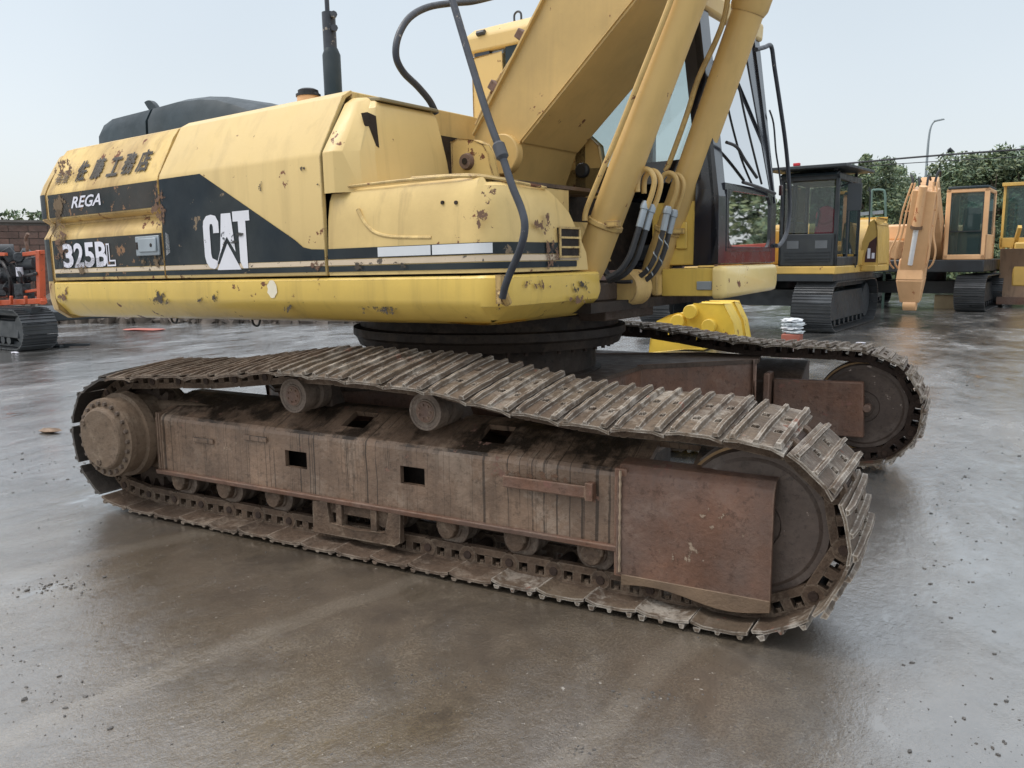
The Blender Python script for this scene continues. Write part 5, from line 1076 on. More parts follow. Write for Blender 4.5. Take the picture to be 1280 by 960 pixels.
for xx in (.35, -.6): 
    g = G(); g.tube([(xx, 2.11, 1.40), (xx, 2.17, 1.42), (xx, 2.17, 2.95), (xx, 2.11, 2.98)], .018, 6, 2); fpart(g, 'grab_handle', FBLK, E2, T2, cab2)

# --- third excavator: faded orange, arm hanging down in front
cL = at(1187, 320, 22.6); cR = at(1245, 320, 22.6)
O3 = V((4.2, 22.5, 0)); h3 = math.atan2(-1, -.13); d3 = V((math.cos(h3), math.sin(h3), 0)); l3 = V((-d3.y, d3.x, 0))
ctr3 = O3 - d3*2.3 - l3*1.25; T3 = frame_at(ctr3, h3)
E3 = empty('crawler_excavator', ctr3, 'faded orange excavator with square windowed cab and its arm folded down in front', 'excavator')
far_track(E3, T3, 1.25, .75, 1.75, .5, FTRK, FBLK); far_track(E3, T3, -2.0, .75, 1.75, .5, FTRK, FBLK)
g = G(); g.box(-1.1, 1.1, -1.3, 1.3, .45, .8); g.lathe((0, 0, .75), (0, 0, 1.1), [(0, .7), (1, .7)], 24); fpart(g, 'car_body', FBLK, E3, T3)
g = G(); g.box(-2.4, 2.0, -1.5, 1.9, 1.08, 1.42); fpart(g, 'platform', FBLK, E3, T3, bevel=.03)
a0, a1, b0, b1, t3 = .5, 2.0, .88, 1.92, 3.32
g = G()
for y0_, y1_ in ((b0, b0+.13), (b1-.13, b1)):
    for x in (a0, a1-.12): g.box(x, x+.12, y0_, y1_, 1.42, t3)
g.box(a0, a1, b0, b1, t3-.10, t3+.0); g.box(a1-.12, a1, b0, b1, 1.42, 1.56); g.box(a0, a1, b1-.05, b1, 1.42, 2.1); g.box(a0, a1, b0, b0+.05, 1.42, 2.1); g.box(a0, a0+.05, b0, b1, 1.42, 2.1)
cab3 = fpart(g, 'cab', ORG, E3, T3, bevel=.02)
g = G(); g.box(a0-.05, a1+.02, b0+.03, b1-.03, t3, t3+.07); fpart(g, 'roof_panel', HOOD, E3, T3, cab3, bevel=.02)
g = G(); g.box(a1-.05, a1-.042, b0+.13, b1-.13, 1.56, t3-.1); fpart(g, 'windscreen', GLSD, E3, T3, cab3)
g = G(); g.box(a1-.03, a1-.0, b0+.12, b0+.14, 1.56, t3-.1); g.box(a1-.03, a1-.0, b1-.14, b1-.12, 1.56, t3-.1); g.box(a1-.03, a1, b0+.12, b1-.12, 2.17, 2.20); fpart(g, 'window_rubber', FBLK, E3, T3, cab3)
for y in (b0+.03, b1-.04): g = G(); g.box(a0+.12, a1-.12, y, y+.008, 2.1, t3-.1); fpart(g, 'side_window', GLSD, E3, T3, cab3)
g = G(); g.box(a0+.5, a0+.9, b0+.25, b1-.25, 1.5, 2.2); g.box(a0+.42, a0+.55, b0+.3, b1-.3, 2.1, 2.85); fpart(g, 'driver_seat', SEAT, E3, T3, bevel=.05)
g = G(); g.box(-1.0, .6, -1.5, -.55, 1.42, 2.0); th3 = fpart(g, 'tool_housing', ORG, E3, T3, bevel=.05)
g = G(); g.box(-2.6, -1.0, -1.5, 1.6, 1.3, 2.45); g.box(-2.0, -.4, -1.45, .3, 2.0, 2.5); fpart(g, 'engine_cover', ORG, E3, T3, bevel=.08, seg=3)
g = G(); g.box(.602, .608, -1.05, -.8, 1.62, 1.70); fpart(g, 'small_white_label', WHT2, E3, T3, th3)
g = G(); g.box(-1.6, -1.1, -.6, -.2, 2.5, 2.62); fpart(g, 'exhaust_cover', HOOD, E3, T3, bevel=.03)
Lm = lambda px, py, dx: (T3.inverted() @ at(px, py, (ctr3+d3*dx).y))
# boom rises from the body and goes back over, the arm with its ram comes down towards us
def beam(pts, w0, w1, h0, h1, root=E3, name='arm', m=ORG, parent=None):
    """square-section beam through two points, across = local y"""
    a, b = V(pts[0]), V(pts[1]); d = (b-a).normalized(); n = d.cross(V((0, 1, 0))).normalized(); g = G()
    y = n.cross(d)
    g.hexa([a-y*w0/2-n*h0/2, a+y*w0/2-n*h0/2, a+y*w0/2+n*h0/2, a-y*w0/2+n*h0/2, b-y*w1/2-n*h1/2, b+y*w1/2-n*h1/2, b+y*w1/2+n*h1/2, b-y*w1/2+n*h1/2])
    return fpart(g, name, m, root, T3, parent, bevel=.02)
pT = Lm(1158, 236, 4.3); pB = Lm(1139, 372, 3.55)
bf = V((.9, pT.y-.25, 1.6))
boom3 = beam([bf, (3.9, pT.y+.0, 3.35)], .5, .42, .55, .45, name='boom')
ar = beam([(pT.x, pT.y, pT.z), (pB.x+.1, pB.y, pB.z+.45)], .56, .62, .50, .34, name='arm')
g = G(); p2 = V((pB.x+.12, pB.y, pB.z+.72))
g.hexa([p2+V((.30, -.33, -.25)), p2+V((.30, .33, -.25)), p2+V((-.2, .33, -.15)), p2+V((-.2, -.33, -.15)), p2+V((.18, -.29, .32)), p2+V((.18, .29, .32)), p2+V((-.2, .29, .34)), p2+V((-.2, -.29, .34))])
g.hexa([p2+V((.1, -.24, -.85)), p2+V((.1, .24, -.85)), p2+V((-.15, .24, -.8)), p2+V((-.15, -.24, -.8)), p2+V((.30, -.33, -.25)), p2+V((.30, .33, -.25)), p2+V((-.2, .33, -.15)), p2+V((-.2, -.33, -.15))])
fpart(g, 'arm_head', ORG, E3, T3, ar, bevel=.03)
g = G(); g.lathe(p2+V((0, -.16, -.92)), p2+V((0, .16, -.92)), [(0, .05), (0, .14), (1, .14), (1, .05)], 20); fpart(g, 'arm_pin', ORG, E3, T3, ar, bevel=.01)
q0 = V((pT.x+.28, pT.y-.02, pT.z+.05)); q1 = p2+V((.26, 0, .16)); dq = (q1-q0)
g = G(); g.lathe(q0, q0+dq*.52, [(0, .10), (.9, .115), (1, .13)], 20); ra = fpart(g, 'ram', ORG, E3, T3)
g = G(); g.lathe(q0+dq*.5, q1, [(0, .065), (1, .065)], 16); fpart(g, 'ram_rod', CHR, E3, T3, ra)
g = G(); g.lathe(q0+dq*.49, q0+dq*.53, [(0, .145), (1, .145)], 20); fpart(g, 'ram_collar', BUCK, E3, T3, ra)
for sgn in (-1, 1):
    for o_, bend in ((.30, .10), (.40, .14)):
        P = [q0+V((-.1, sgn*o_*.7, .1)), q0+dq*.3+V((-.02, sgn*o_, 0)), q0+dq*.6+V((0, sgn*(o_+.02), 0)), q0+dq*.8+V((.02, sgn*(o_+bend), -.02)), q0+dq*.92+V((.0, sgn*(o_+bend*.9), -.1)), q0+dq*1.0+V((-.1, sgn*(o_+.02), -.1))]
        g = G(); g.tube(P, .024, 6, 3); fpart(g, 'hose_line', ORG, E3, T3, ar)
for t in (.1, .3, .5):
    g = G(); c = q0+dq*t; g.obox(c+V((-.12, 0, 0)), (.03, 0, 0), (0, .36, 0), (0, 0, .02)); fpart(g, 'pipe_clamp', ORG, E3, T3, ar)
for k, (dy, hh) in enumerate(((-.26, .42), (-.12, .30), (.05, .36), (.22, .5))):
    g = G(); g.tube([q0+V((-.15, dy, 0)), q0+V((-.2, dy*1.2, hh*.6)), q0+V((-.3, dy*1.4, hh*.75)), q0+V((-.5, dy*1.3, hh*.5))], .028, 6, 3); fpart(g, 'looped_hose', RUB, E3, T3, ar)

# --- fourth machine at the right edge: wheel loader with brown blade
ctr4 = V((6.4, 27.2, 0)); h4 = math.atan2(-1, -.12); T4 = frame_at(ctr4, h4); d4 = V((math.cos(h4), math.sin(h4), 0)); l4 = V((-d4.y, d4.x, 0))
E4 = empty('bulldozer', ctr4, 'yellow framed bulldozer with a tall worn brown blade at the right edge', 'bulldozer')
far_track(E4, T4, .75, .6, 1.4, .48, FTRK, FBLK); far_track(E4, T4, -1.35, .6, 1.4, .48, FTRK, FBLK)
Lq = lambda px, py, y: T4.inverted() @ at(px, py, y)
bl = Lq(1246, 375, 25.6); bt = Lq(1246, 311, 25.6)
g = G(); y1_ = bl.y; rings = []
for y in (y1_, y1_+1.4, y1_+2.9): 
    rings.append([(bl.x+.12, y, .12), (bl.x-.02, y, .5), (bl.x-.06, y, .95), (bl.x+.02, y, 1.4), (bl.x+.14, y, bt.z), (bl.x+.08, y, bt.z), (bl.x-.06, y, 1.4), (bl.x-.13, y, .95), (bl.x-.09, y, .5), (bl.x+.04, y, .12)])
g.loft(rings); bd = fpart(g, 'blade', BUCK, E4, T4, bevel=.008)
g = G(); g.box(bl.x+.10, bl.x+.16, y1_, y1_+2.9, .08, .3); fpart(g, 'cutting_edge', FRMR, E4, T4, bd)
g = G(); g.box(-1.3, 1.7, -.55, .55, .6, 1.9); g.box(-1.5, -1.0, -.9, .9, .7, 1.9); fpart(g, 'engine_hood', FYEL, E4, T4, bevel=.05)
cA = Lq(1248, 310, 26.6); yl_ = cA.y; g = G()
for y in (yl_+.02, yl_+.75, yl_+1.5):
    for x in (-.2, .55): g.box(x, x+.07, y, y+.07, 1.7, 3.60)
g.box(-.3, .75, yl_-.02, yl_+1.65, 3.60, 3.70); g.box(.55, .62, yl_, yl_+1.6, 1.75, 2.05); cb4 = fpart(g, 'cab', FYEL, E4, T4, bevel=.01)
g = G(); g.box(.57, .578, yl_+.09, yl_+.75, 2.05, 3.6); fpart(g, 'windscreen', GLSD, E4, T4, cb4); g = G(); g.box(.57, .578, yl_+.82, yl_+1.5, 2.05, 3.6); fpart(g, 'windscreen', GLSD, E4, T4, cb4)
g = G(); g.box(-.2, .1, yl_+.5, yl_+1.1, 1.7, 2.9); fpart(g, 'driver_seat', SEAT, E4, T4, cb4)
for dy in (.35, 1.25): g = G(); g.bar((.75, yl_+dy, 1.4), (.75+.9, yl_+dy+.25, 2.35), .10, .12); fpart(g, 'lift_ram', FYEL, E4, T4)

# --- orange-framed crawler rig at the left edge
pR = ground(66, 436); pL = pR + V((-1.75, -.8, 0))
hL = math.atan2(-.35, .93); pR = ground(42, 441); TLm = frame_at(pR + V((-1.55, 1.72, 0)), R(-6)); cL_ = TLm.translation
EL = empty('crawler_carrier', cL_, 'orange framed crawler carrier with exposed engine, cut off by the left edge', 'machine')
far_track(EL, TLm, -1.62, .62, 1.2, .39, FTRK, FBLK)
IL = TLm.inverted()
def LL(px, py, y=6.1): return IL @ at(px, py, y)
def obar(a, b, w_, m=ORGR, name='frame_bar', par=None): g = G(); g.bar(at(*a), at(*b), w_, w_); o = part(g, name, m, par or EL, bevel=.008); return o
deck = obar((-70, 382, 5.6), (56, 376, 5.9), .10, name='deck_beam'); obar((-70, 372, 6.6), (50, 368, 6.7), .08)
obar((52, 380, 5.9), (50, 313, 5.9), .11); obar((48, 372, 6.7), (46, 318, 6.7), .07); obar((30, 318, 5.9), (54, 315, 5.9), .07); obar((54, 378, 5.8), (46, 372, 6.8), .08); obar((-10, 377, 5.7), (-6, 312, 5.7), .10); obar((-60, 316, 5.7), (8, 318, 5.7), .06)
for k in range(5): obar((-40+18*k, 380, 5.7), (-40+18*k, 370, 5.7), .05, name='deck_rib')
obar((22, 366, 5.9), (50, 362, 5.9), .05)
g = G(); r9 = random.Random(3)
for k in range(46):
    px, py = r9.uniform(-20, 40), r9.uniform(322, 370); c = at(px, py, 6.1+r9.uniform(-.2, .45)); s_ = r9.uniform(.04, .13)
    if k % 2: g.lathe(c, c+V((r9.uniform(-.15, .15), r9.uniform(-.15, .05), r9.uniform(-.12, .2))), [(0, s_), (1, s_*.9)], 12)
    else: g.obox(c, V((s_, s_*.2, 0)), V((-s_*.2, s_, 0)), V((0, 0, s_*1.1)))
eng = part(g, 'engine', ENG, EL, bevel=.01, kind='stuff')
for (x0, y0_, x1, y1_, w_) in ((2, 325, 14, 368, .035), (18, 330, 26, 362, .03), (30, 345, 48, 340, .03)):
    g = G(); g.tube([at(x0, y0_, 5.9), at((x0+x1)/2+4, (y0_+y1_)/2, 5.8), at(x1, y1_, 5.95)], w_, 8, 5); part(g, 'engine_hose', RUB, EL)
g = G(); c = at(24, 334, 5.85); g.lathe(c, c-V((0, 0, .17)), [(0, .06), (1, .06)], 16); part(g, 'white_filter', WHT2, EL, bevel=.006)
g = G(); c = at(6, 316, 6.0); g.lathe(c+V((-.02, -.1, 0)), c+V((.1, .12, 0)), [(0, .05), (0, .16), (1, .16), (1, .05)], 24); part(g, 'air_cleaner', FBLK, EL, bevel=.01)
g = G(); c = at(40, 330, 6.0); g.lathe(c+V((-.28, 0, 0)), c+V((.2, 0, .02)), [(0, .05), (.05, .12), (.95, .12), (1, .05)], 20); part(g, 'silencer', FBLK, EL)
g = G(); g.tube([at(34, 325, 6.0), at(34, 310, 6.0), at(32, 300, 6.0), at(35, 292, 6.0)], .03, 8, 4); part(g, 'exhaust_pipe', FRMR, EL)
g = G(); g.box(-1.3, 1.2, -1.0, .9, .5, .68); fpart(g, 'under_frame', FBLK, EL, TLm, bevel=.02)
g = G(); a = at(-30, 386, 5.5); b = at(45, 388, 5.8); g.bar(a, b, .2, .10); part(g, 'under_tray', FBLK, EL)

# ------------------------------------------------------------------ things lying about
def blob(name, c, sx, sy, sz, m, label, cat, group=None, seed=1, n=2, rot=0.):
    import bmesh as bmm
    bm = bmm.new(); bmm.ops.create_icosphere(bm, subdivisions=n, radius=1); r = random.Random(seed)
    for v in bm.verts: v.co *= 1+r.uniform(-.22, .22)
    g = G(); Mx = Matrix.Rotation(rot, 3, 'Z'); g.add([Mx @ V((v.co.x*sx, v.co.y*sy, max(0, v.co.z+.75)*sz)) + V(c) for v in bm.verts], [tuple(v.index for v in f.verts) for f in bm.faces]); bm.free()
    o = part(g, name, m, None, angle=60); 
    return tag(o, label, cat, group)
# yellow casting and beam lying behind the cab, seen under it
g = G(); Y5 = 6.2
def A5(px, py, y=Y5): return at(px, py, y)
za = 0.0
YC = empty('ripper_attachment', ground(860, 428), 'bright yellow quick coupler attachment lying on the ground under the cab', 'attachment')
P = [(822, 402), (836, 394), (848, 392), (868, 394), (868, 380), (905, 380), (917, 404), (921, 430), (812, 440), (813, 425), (818, 412)]
P3 = [A5(*p, y=6.6) for p in P]
zmin = min(p.z for p in P3); g.prism(P3, (0, .35, 0)); part(g, 'side_plate', LYEL, YC, bevel=.012)
g = G(); g.prism([p+V((.0, .5, 0)) for p in P3[:9]], (0, .2, 0)); part(g, 'side_plate', LYEL, YC, bevel=.012)
for px, py in ((862, 390), (885, 408), (846, 402)):
    c = A5(px, py, 6.5); g = G(); g.lathe(c, c+V((0, .7, 0)), [(0, .04), (0, .085), (1, .085), (1, .04)], 20); part(g, 'pin_boss', LYEL, YC, bevel=.008)
g = G(); a = A5(812, 433, 6.2); b = A5(902, 441, 5.2); a.z = max(a.z, .12); g.bar(V((a.x, a.y, .13)), V((b.x, b.y, .13)), .3, .22); part(g, 'base_beam', LYEL, YC, bevel=.015)
g = G(); c0 = ground(850, 440); g.box(c0.x-.5, c0.x+.35, c0.y+.2, c0.y+1.0, .02, .2); part(g, 'base_plate', LYEL, YC, bevel=.02)
# sacks, drum and rags by the second excavator
cc = at(991, 408, 12.6)
g = G(); g.box(cc.x-.17, cc.x+.16, cc.y-.17, cc.y+.17, 0, .16); o = part(g, 'crate', BLUEC, None, bevel=.02); tag(o, 'red crate, lowest of the pile beside the black track', 'crate')
for k, (lab, mt_) in enumerate((('flat white sack lying directly on the red crate', WHB), ('second white sack above the red crate, slightly turned', STK), ('third white sack of the pile by the black track', WHB), ('topmost crumpled white sack of the pile by the black track', STK))):
    blob('sack', (cc.x+.02*(-1)**k, cc.y, .16+.07*k), .19, .17, .043, mt_, lab, 'sack', None, 20+k, 3, .35*k-.3)
cc = at(1040, 358, 20.2); 
g = G(); g.box(cc.x-1.0, cc.x+.8, cc.y-.2, cc.y+.9, 0, cc.z+.25); o = part(g, 'cargo_pallet', FBLK, None); tag(o, 'dark pallet load under the white sacks behind the black cab excavator', 'pallet')
blob('sack', (cc.x-.5, cc.y+.2, cc.z+.22), .55, .45, .22, GNB, 'green printed sack behind the black cab excavator', 'sack', None, 31)
blob('sack', (cc.x+.35, cc.y+.2, cc.z+.22), .6, .45, .2, WHB, 'long white sack beside the green printed one', 'sack', None, 32)
cc = ground(1080, 431); cc = ground(1079, 430); blob('paper_cup', ground(1076, 429), .09, .06, .012, WHT2, 'small white scrap lying right of the black track', 'litter', None, 41, 1)
cc = ground(1172, 386); g = G(); g.box(cc.x-.1, cc.x+.5, cc.y, cc.y+.4, 0, .4); o = part(g, 'wooden_block', mat('pale_timber', (.42, .33, .2), .7, bump=.2), None, bevel=.01); tag(o, 'pale timber block beside the orange excavator arm', 'timber')
g = G(); a, b = ground(1082, 389), ground(1098, 384); 
# tool on the ground at left
c = ground(72, 434); g = G(); g.box(c.x-.12, c.x+.22, c.y-.10, c.y+.10, 0, .05); g.bar((c.x+.2, c.y, .05), (c.x+.66, c.y+.22, .06), .05, .05); g.lathe((c.x-.05, c.y, .05), (c.x-.05, c.y, .1), [(0, .05), (1, .04)], 12)
tag(part(g, 'loose_bracket', FBLK, None, bevel=.01), 'dark metal bracket lying beside the left machine track', 'bracket')
blob('rag', ground(182, 413), .5, .22, .025, REDP, 'flat red rag on the wet yard beneath the counterweight', 'rag', None, 51, 2, .3)
blob('mud_heap', ground(62, 541), .11, .05, .03, BUCK, 'reddish mud lump beside the rear end of the near track', 'mud', None, 52, 2, .3)
blob('white_scrap', ground(19, 441), .10, .06, .012, WHT2, 'white scrap below the left machine track', 'litter', None, 53, 1)
# gravel and lumps scattered on the ground: clusters where the photograph shows them
def peb_mesh(seed):
    import bmesh as bmm
    bm = bmm.new(); bmm.ops.create_icosphere(bm, subdivisions=1, radius=1); r = random.Random(seed); g = G()
    g.add([V(v.co)*r.uniform(.7, 1.2) for v in bm.verts], [tuple(v.index for v in f.verts) for f in bm.faces]); bm.free(); return g
pm = [peb_mesh(k) for k in range(4)]
g = G(); r5 = random.Random(11)
def scat(px, py, sx, sy, n, s0, s1):
    for _ in range(n):
        x, y = r5.gauss(px, sx), r5.gauss(py, sy)
        if not (-80 < x < 1360 and 395 < y < 1050): continue
        c = ground(x, y)
        if c.y > .0 and c.y < 3.9 and -.6 < c.x < 4.5: continue
        s_ = s0*((s1/s0)**(r5.random()**2.2)); q_ = pm[r5.randrange(4)]; a = r5.uniform(0, 6.3); Mx = Matrix.Rotation(a, 3, 'Z')
        g.add([Mx @ V((v.x*s_*1.2, v.y*s_*.8, v.z*s_*.55)) + c + V((0, 0, s_*.15)) for v in q_.v], q_.f)
for a_ in ((50, 735, 22, 5, 32, .003, .014), (85, 735, 20, 8, 40, .004, .012), (70, 880, 40, 25, 40, .003, .011), (15, 790, 40, 60, 60, .002, .006), (120, 620, 50, 40, 60, .003, .008), (60, 580, 30, 15, 25, .006, .016), (1190, 660, 70, 50, 150, .003, .012), (1110, 640, 40, 30, 60, .003, .012), (1160, 780, 80, 60, 90, .002, .010), (1245, 940, 60, 18, 40, .002, .013), (1220, 560, 60, 40, 60, .004, .014),
           (700, 905, 260, 40, 260, .0015, .005), (560, 800, 200, 50, 160, .0015, .005), (810, 870, 16, 6, 50, .002, .008), (720, 940, 10, 5, 20, .003, .010), (540, 850, 30, 12, 80, .0015, .006), (250, 700, 80, 30, 60, .002, .006), (450, 650, 20, 20, 60, .002, .005), (1000, 850, 120, 60, 110, .002, .006), (300, 850, 140, 70, 130, .0015, .005), (1050, 470, 80, 15, 40, .01, .02)): scat(*a_)
part(g, 'gravel', PEB, None, kind='stuff')
# distant rubble bank
g = G(); r6 = random.Random(5)
for k in range(520):
    px = r6.uniform(-30, 480); py = 398-abs(r6.gauss(0, 5)); c = ground(px, py+6); h_ = max(.0, (402-py)*.03)
    s_ = r6.uniform(.08, .3); q_ = pm[r6.randrange(4)]; Mx = Euler((r6.uniform(0, 3), r6.uniform(0, 3), r6.uniform(0, 3))).to_matrix()
    g.add([Mx @ V((v.x*s_*1.5, v.y*s_, v.z*s_*.6)) + c + V((0, 0, h_*r6.random())) for v in q_.v], q_.f)
part(g, 'rubble', RUBL, None, kind='stuff')
g = G(); rings = []
for k in range(40):
    px = -120+17*k; c = ground(px, 396); d = (c-CAM); d.z = 0; d.normalize(); hh = .35+.25*math.sin(k*1.3)+.15*math.sin(k*3.1)
    rings.append([c, c+d*1.2+V((0, 0, hh*.6)), c+d*2.6+V((0, 0, hh)), c+d*5+V((0, 0, hh*.8)), c+d*8])
g.loft(rings, closed=False, cap=False); part(g, 'earth_bank', RUBL, None, kind='structure')

# ------------------------------------------------------------------ brick boundary wall at the far left
w0 = at(-60, 380, 9.5); wa = ray(-90, 330); wa.z = 0; wb = ray(120, 330); wb.z = 0
WA = CAM + wa*(33/wa.length); WB = CAM + wb*(33/wb.length); WA.z = WB.z = 0; wd_ = (WB-WA); wd_.normalize(); WL = 62.; wn = V((wd_.y, -wd_.x, 0))
if wn.dot(CAM-WA) < 0: wn = -wn
BW = empty('brick_wall', WA, 'long dull red brick wall in the distance behind the left machine', 'wall')
WH = 2.95
g = G(); g.obox(WA+wd_*(WL/2)-wn*.12+V((0, 0, WH/2)), wd_*(WL/2), wn*.11, V((0, 0, WH/2))); part(g, 'mortar_core', MORT, BW)
bw, bh = .58, .20; rows = int(WH/(bh+.02)); bmesh_ = G().box(-bw/2+.01, bw/2-.01, -.03, .03, 0, bh).mesh('brick', BRICK); cnt = 0; rest = G()
ang = math.atan2(wd_.y, wd_.x)
for r_ in range(rows-1, -1, -1):
    nb = int(WL/bw)
    for k in range(nb):
        c = WA + wd_*((k+.5+(.5 if r_ % 2 else 0))*bw) + wn*(.0+r6.uniform(-.012, .012)) + V((0, 0, r_*(bh+.02)+.01))
        if (c-WA).dot(wd_) > WL-bw/2: continue
        # only bricks in the visible stretch are separate parts
        u = (c-CAM); zz = u.dot(_f); px = 640+FPX*u.dot(_r)/zz
        if -5 < px < 62 and cnt < 290:
            o = bpy.data.objects.new('brick', bmesh_); COL.objects.link(o); o.parent = BW; o.location = c-WA; o.rotation_euler = (0, 0, ang); cnt += 1
        else: rest.obox(c+V((0, 0, bh/2)), wd_*(bw/2-.01), wn*.03, V((0, 0, bh/2)))
part(rest, 'brickwork', BRICK, BW, kind='stuff')
g = G(); g.obox(WA+wd_*(WL/2)-wn*.1+V((0, 0, WH+.04)), wd_*(WL/2), wn*.2, V((0, 0, .04))); part(g, 'coping', MORT, BW)

# ------------------------------------------------------------------ trees, lamps, wires, rail
def leafcloud(g, c, rx, ry, rz, n, s, r):
    cl = [(V((r.gauss(0, .5)*rx, r.gauss(0, .5)*ry, r.uniform(-.8, .9)*rz)), r.uniform(.18, .42)) for _ in range(16)]
    for _ in range(n):
        cc, cr0 = cl[r.randrange(len(cl))]; d = V((r.gauss(0, 1), r.gauss(0, 1), r.gauss(0, 1))).normalized()*(r.random()**.4)
        p = V(c) + cc + V((d.x*rx, d.y*ry, d.z*rz))*cr0*1.3
        a = V((r.gauss(0, 1), r.gauss(0, 1), r.gauss(0, 1))).normalized(); b = a.orthogonal().normalized()*s*r.uniform(.5, 1); a = a*s*r.uniform(.7, 1.3)
        g.cur = r.randrange(3) if len(g.__dict__) else 0
        g.add([p-a, p+b*.6, p+a, p-b*.6], [(0, 1, 2, 3)])
def tree(name, base, h, wd, seed, label, group='trees behind the machine yard', n=9000, s=.115, tall=1.0):
    r = random.Random(seed); root = empty(name, base, label, 'tree', group)
    g = G(); P = [V(base)]; 
    for k in range(1, 6): P.append(V(base)+V((r.uniform(-.15, .15)*k*.5, r.uniform(-.1, .1)*k*.5, h*.8*k/5)))
    g.tube(P, lambda t: .16*(1-.75*t)*h/6, 8, 3)
    part(g, 'trunk', BARK, root)
    for k in range(6):
        z0 = h*r.uniform(.3, .65); a = r.uniform(0, 6.3); b0 = V(base)+V((0, 0, z0)); L_ = wd*r.uniform(.5, .9)
        g = G(); g.tube([b0, b0+V((math.cos(a)*L_*.5, math.sin(a)*L_*.5, h*.1)), b0+V((math.cos(a)*L_, math.sin(a)*L_, h*.28))], lambda t: .06*(1-.7*t), 6, 3); part(g, 'limb', BARK, root)
    g = G()
    for k in range(5):
        u = k/4; cz = h*(.30+.58*u); rr = wd*(1-.45*abs(u-.35))*r.uniform(.75, 1.05)
        leafcloud(g, V(base)+V((r.uniform(-.35, .35)*wd, r.uniform(-.3, .3)*wd, cz)), rr, rr, h*.17, n//5, s, r)
    g.cur = 0; me = g.mesh('crown', LEAF, wpos(root)); me.polygons.foreach_set('use_smooth', [False]*len(me.polygons)); o = bpy.data.objects.new('crown', me); COL.objects.link(o); o.parent = root
def gp(px, y): p = at(px, 320, y); return V((p.x, p.y, 0))
def topz(px, py, y): return at(px, py, y).z
TT = [(1006, 46, 222, 2.2, 'leafy tree seen through the black cab of the second excavator'), (1050, 48, 218, 2.2, 'dense tree hidden mostly behind the black cab'), (1092, 46, 205, 1.9, 'pale green tree left of the green rail, rising over the tan engine cover'),
      (1132, 50, 217, 2.2, 'dark bushy tree behind the top of the orange arm'), (1166, 56, 216, 2.3, 'low dark tree in the gap beside the tall lamp post'), (1202, 46, 203, 2.0, 'broad tree directly above the orange cab, left half'), (1238, 44, 190, 2.1, 'tall full tree between the orange cab and the bulldozer cab'),
      (1276, 45, 182, 2.1, 'tallest tree at the right edge, above the bulldozer cab'), (1316, 44, 185, 2.3, 'tree cut off by the right edge of the view'), (1110, 60, 214, 2.6, 'faint far tree behind the pale green one'), (1220, 60, 200, 2.6, 'far tree filling the gap behind the two over the orange cab'), (1185, 58, 212, 2.2, 'thin far tree right of the tall lamp post')]
for k, (px, y, py, wd, lab) in enumerate(TT): tree('leafy_tree', gp(px, y), topz(px, py, y), wd, 100+k, lab)
for k, (x, y, hh) in enumerate(((11.5, 40, 6.4), (15, 41, 6.8), (18.5, 40, 6.2), (22.5, 42, 7.0), (27, 41, 6.6))): tree('leafy_tree', V((x, y, 0)), hh, 2.6, 140+k, ('nearest', 'second', 'third', 'fourth', 'fifth')[k]+' tree of the row beyond the right edge, mirrored in the cab glass', n=2600, s=.24)
for k in range(12): tree('leafy_tree', V((-4.5-3.1*k, 47+1.5*math.sin(k*2), 0)), 4.6+.5*math.sin(k*1.7), 2.0, 160+k, 'leafy tree in the far row hidden behind the big machine, '+('first', 'second', 'third', 'fourth', 'fifth', 'sixth', 'seventh', 'eighth', 'ninth', 'tenth', 'eleventh', 'twelfth')[k]+' leftwards', n=1500, s=.2)
RC = empty('added_red_block', V((15.5, 24.5, 0)), 'unseen red block added beyond the right edge as the red mass mirrored in the cab glass', 'reflection block')  # added stand-in for the red mass mirrored in the cab glass
RM = mat('red_block_paint', (.42, .075, .05), .5, var=.15, chips=.4); TC = Matrix.Translation((15.5, 24.5, 0)) @ Matrix.Rotation(R(12), 4, 'Z')
g = G(); g.box(-4.4, 4.4, -1.18, 1.18, .05, 2.2); part(g, 'body', RM, RC, T=TC, bevel=.02)
for k in range(28): g = G(); x = -4.2+k*.31; g.box(x, x+.14, -1.22, -1.18, .2, 2.05); part(g, 'rib', RM, RC, T=TC)
g = G(); r7 = random.Random(9)
for k in range(26):
    b = gp(975+14*k, 41+r7.uniform(0, 3)); leafcloud(g, b+V((0, 0, .9)), 1.1, .9, 1.0, 520, .15, r7)
me = g.mesh('undergrowth', LEAF); me.polygons.foreach_set('use_smooth', [False]*len(me.polygons)); o = bpy.data.objects.new('undergrowth', me); COL.objects.link(o); o['kind'] = 'stuff'
# weeds above the wall at the far left
g = G()
for k in range(40):
    b = WA + wd_*(1.0+k*.75) - wn*.8; leafcloud(g, b+V((0, 0, WH+.1)), .5, .5, .35, 160, .09, r7)
me = g.mesh('wall_top_weeds', LEAF); o = bpy.data.objects.new('wall_top_weeds', me); COL.objects.link(o); o['kind'] = 'stuff'
# low wooded ridge far off
g = G(); rings = []
for k in range(60):
    px = 1000+8*k; b = at(px, 318, 150); hh = (topz(px, 224, 150)-0)*(.92+.05*math.sin(k*.7)+.03*math.sin(k*2.1)); rings.append([(b.x, 148, 0), (b.x, 151, hh*.7), (b.x, 158, hh), (b.x, 190, hh*.6), (b.x, 200, 0)])
g.loft(rings, closed=False, cap=False); part(g, 'wooded_ridge', mat('far_wooded_ridge', (.13, .17, .15), .9, var=.4, vs=.3, bump=0), None, kind='structure')

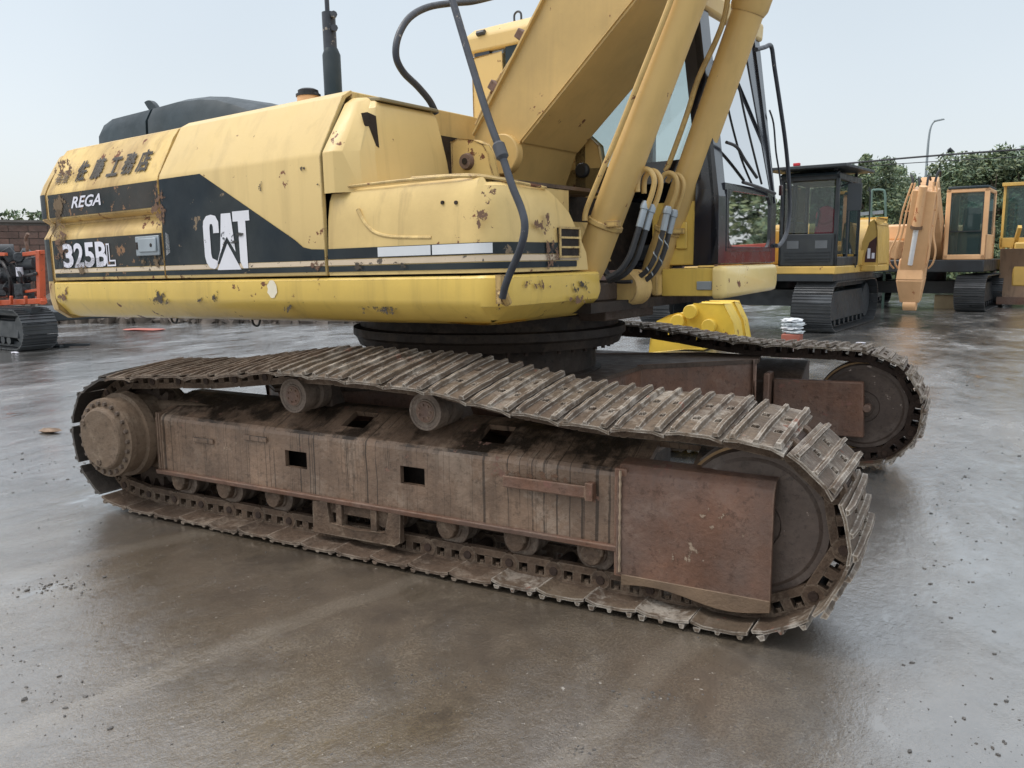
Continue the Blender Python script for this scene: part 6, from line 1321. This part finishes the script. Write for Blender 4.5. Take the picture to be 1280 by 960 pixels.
def lamp(px, ytop, y, headpx, lab, hook=.9):
    b = gp(px-14, y); tp = at(px-2, ytop+8, y); root = empty('street_lamp', b, lab, 'street lamp', 'street lamps behind the yard')
    g = G(); arm = at(headpx, ytop, y)
    g.tube([b, (b+at(px-5, ytop+45, y))/2, at(px-5, ytop+45, y), at(px-3, ytop+22, y), at(px-1, ytop+10, y), at(px+2, ytop+3, y), arm], lambda t: .085-.05*t, 8, 5); part(g, 'pole', GAL, root)
    g = G(); g.hexa([arm+V((-.12, -.1, -.06)), arm+V((.45, -.1, .03)), arm+V((.45, .1, .03)), arm+V((-.12, .1, -.06)), arm+V((-.12, -.08, .04)), arm+V((.4, -.08, .10)), arm+V((.4, .08, .10)), arm+V((-.12, .08, .04))]); part(g, 'lamp_head', GAL, root, bevel=.02)
lamp(1164, 151, 52, 1170, 'tall bent street lamp rising above the orange arm')
b = gp(1190, 50); tp = at(1188, 188, 50); root = empty('street_lamp', V((b.x, b.y, 0)), 'short lamp with a round dark head, above the left of the orange cab', 'street lamp', 'street lamps behind the yard')
g = G(); g.tube([b, V((b.x, b.y, tp.z*.8)), V((tp.x+.12, b.y, tp.z*.96)), tp], .06, 8, 4); part(g, 'pole', GAL, root); g = G(); g.lathe(tp+V((-.15, 0, .05)), tp+V((.2, 0, -.12)), [(0, .03), (.2, .17), (1, .05)], 14); part(g, 'lamp_head', FBLK, root)
for k, (a, b, c, r_, lab) in enumerate((((1010, 209), (1150, 196), (1330, 183), .045, 'thick upper overhead wire crossing behind the cabs'), ((1010, 213), (1150, 203), (1330, 193), .02, 'thin lower overhead wire beneath the thick one'))):
    g = G(); g.tube([at(*a, 42), at(*b, 42), at(*c, 42)], r_, 5, 8); tag(part(g, 'overhead_wire', WIRE, None), lab, 'wire', 'overhead wires')
# grey-green rail and pale beam left of the orange arm
Rr = gp(1090, 24); GR = empty('access_rail', Rr, 'grey green bent hand rail with a pale cross beam, left of the orange arm', 'rail')
g = G(); g.tube([at(1089, 300, 24), at(1089, 262, 24), at(1090, 240, 24), at(1094, 237.5, 24), at(1102, 237.5, 24), at(1106, 241, 24), at(1107, 262, 24), at(1108, 300, 24)], .035, 8, 4); part(g, 'bent_rail', GREN, GR)
g = G(); g.bar(at(1070, 268, 24.2), at(1104, 265, 24.2), .12, .10); part(g, 'cross_beam', ZINC, GR)
for px in (1089, 1108): 
    g = G(); q_ = at(px, 300, 24); g.bar(V((q_.x, 24, 0)), q_, .07, .07, up=(0, 1, 0)); part(g, 'rail_post', GREN, GR)
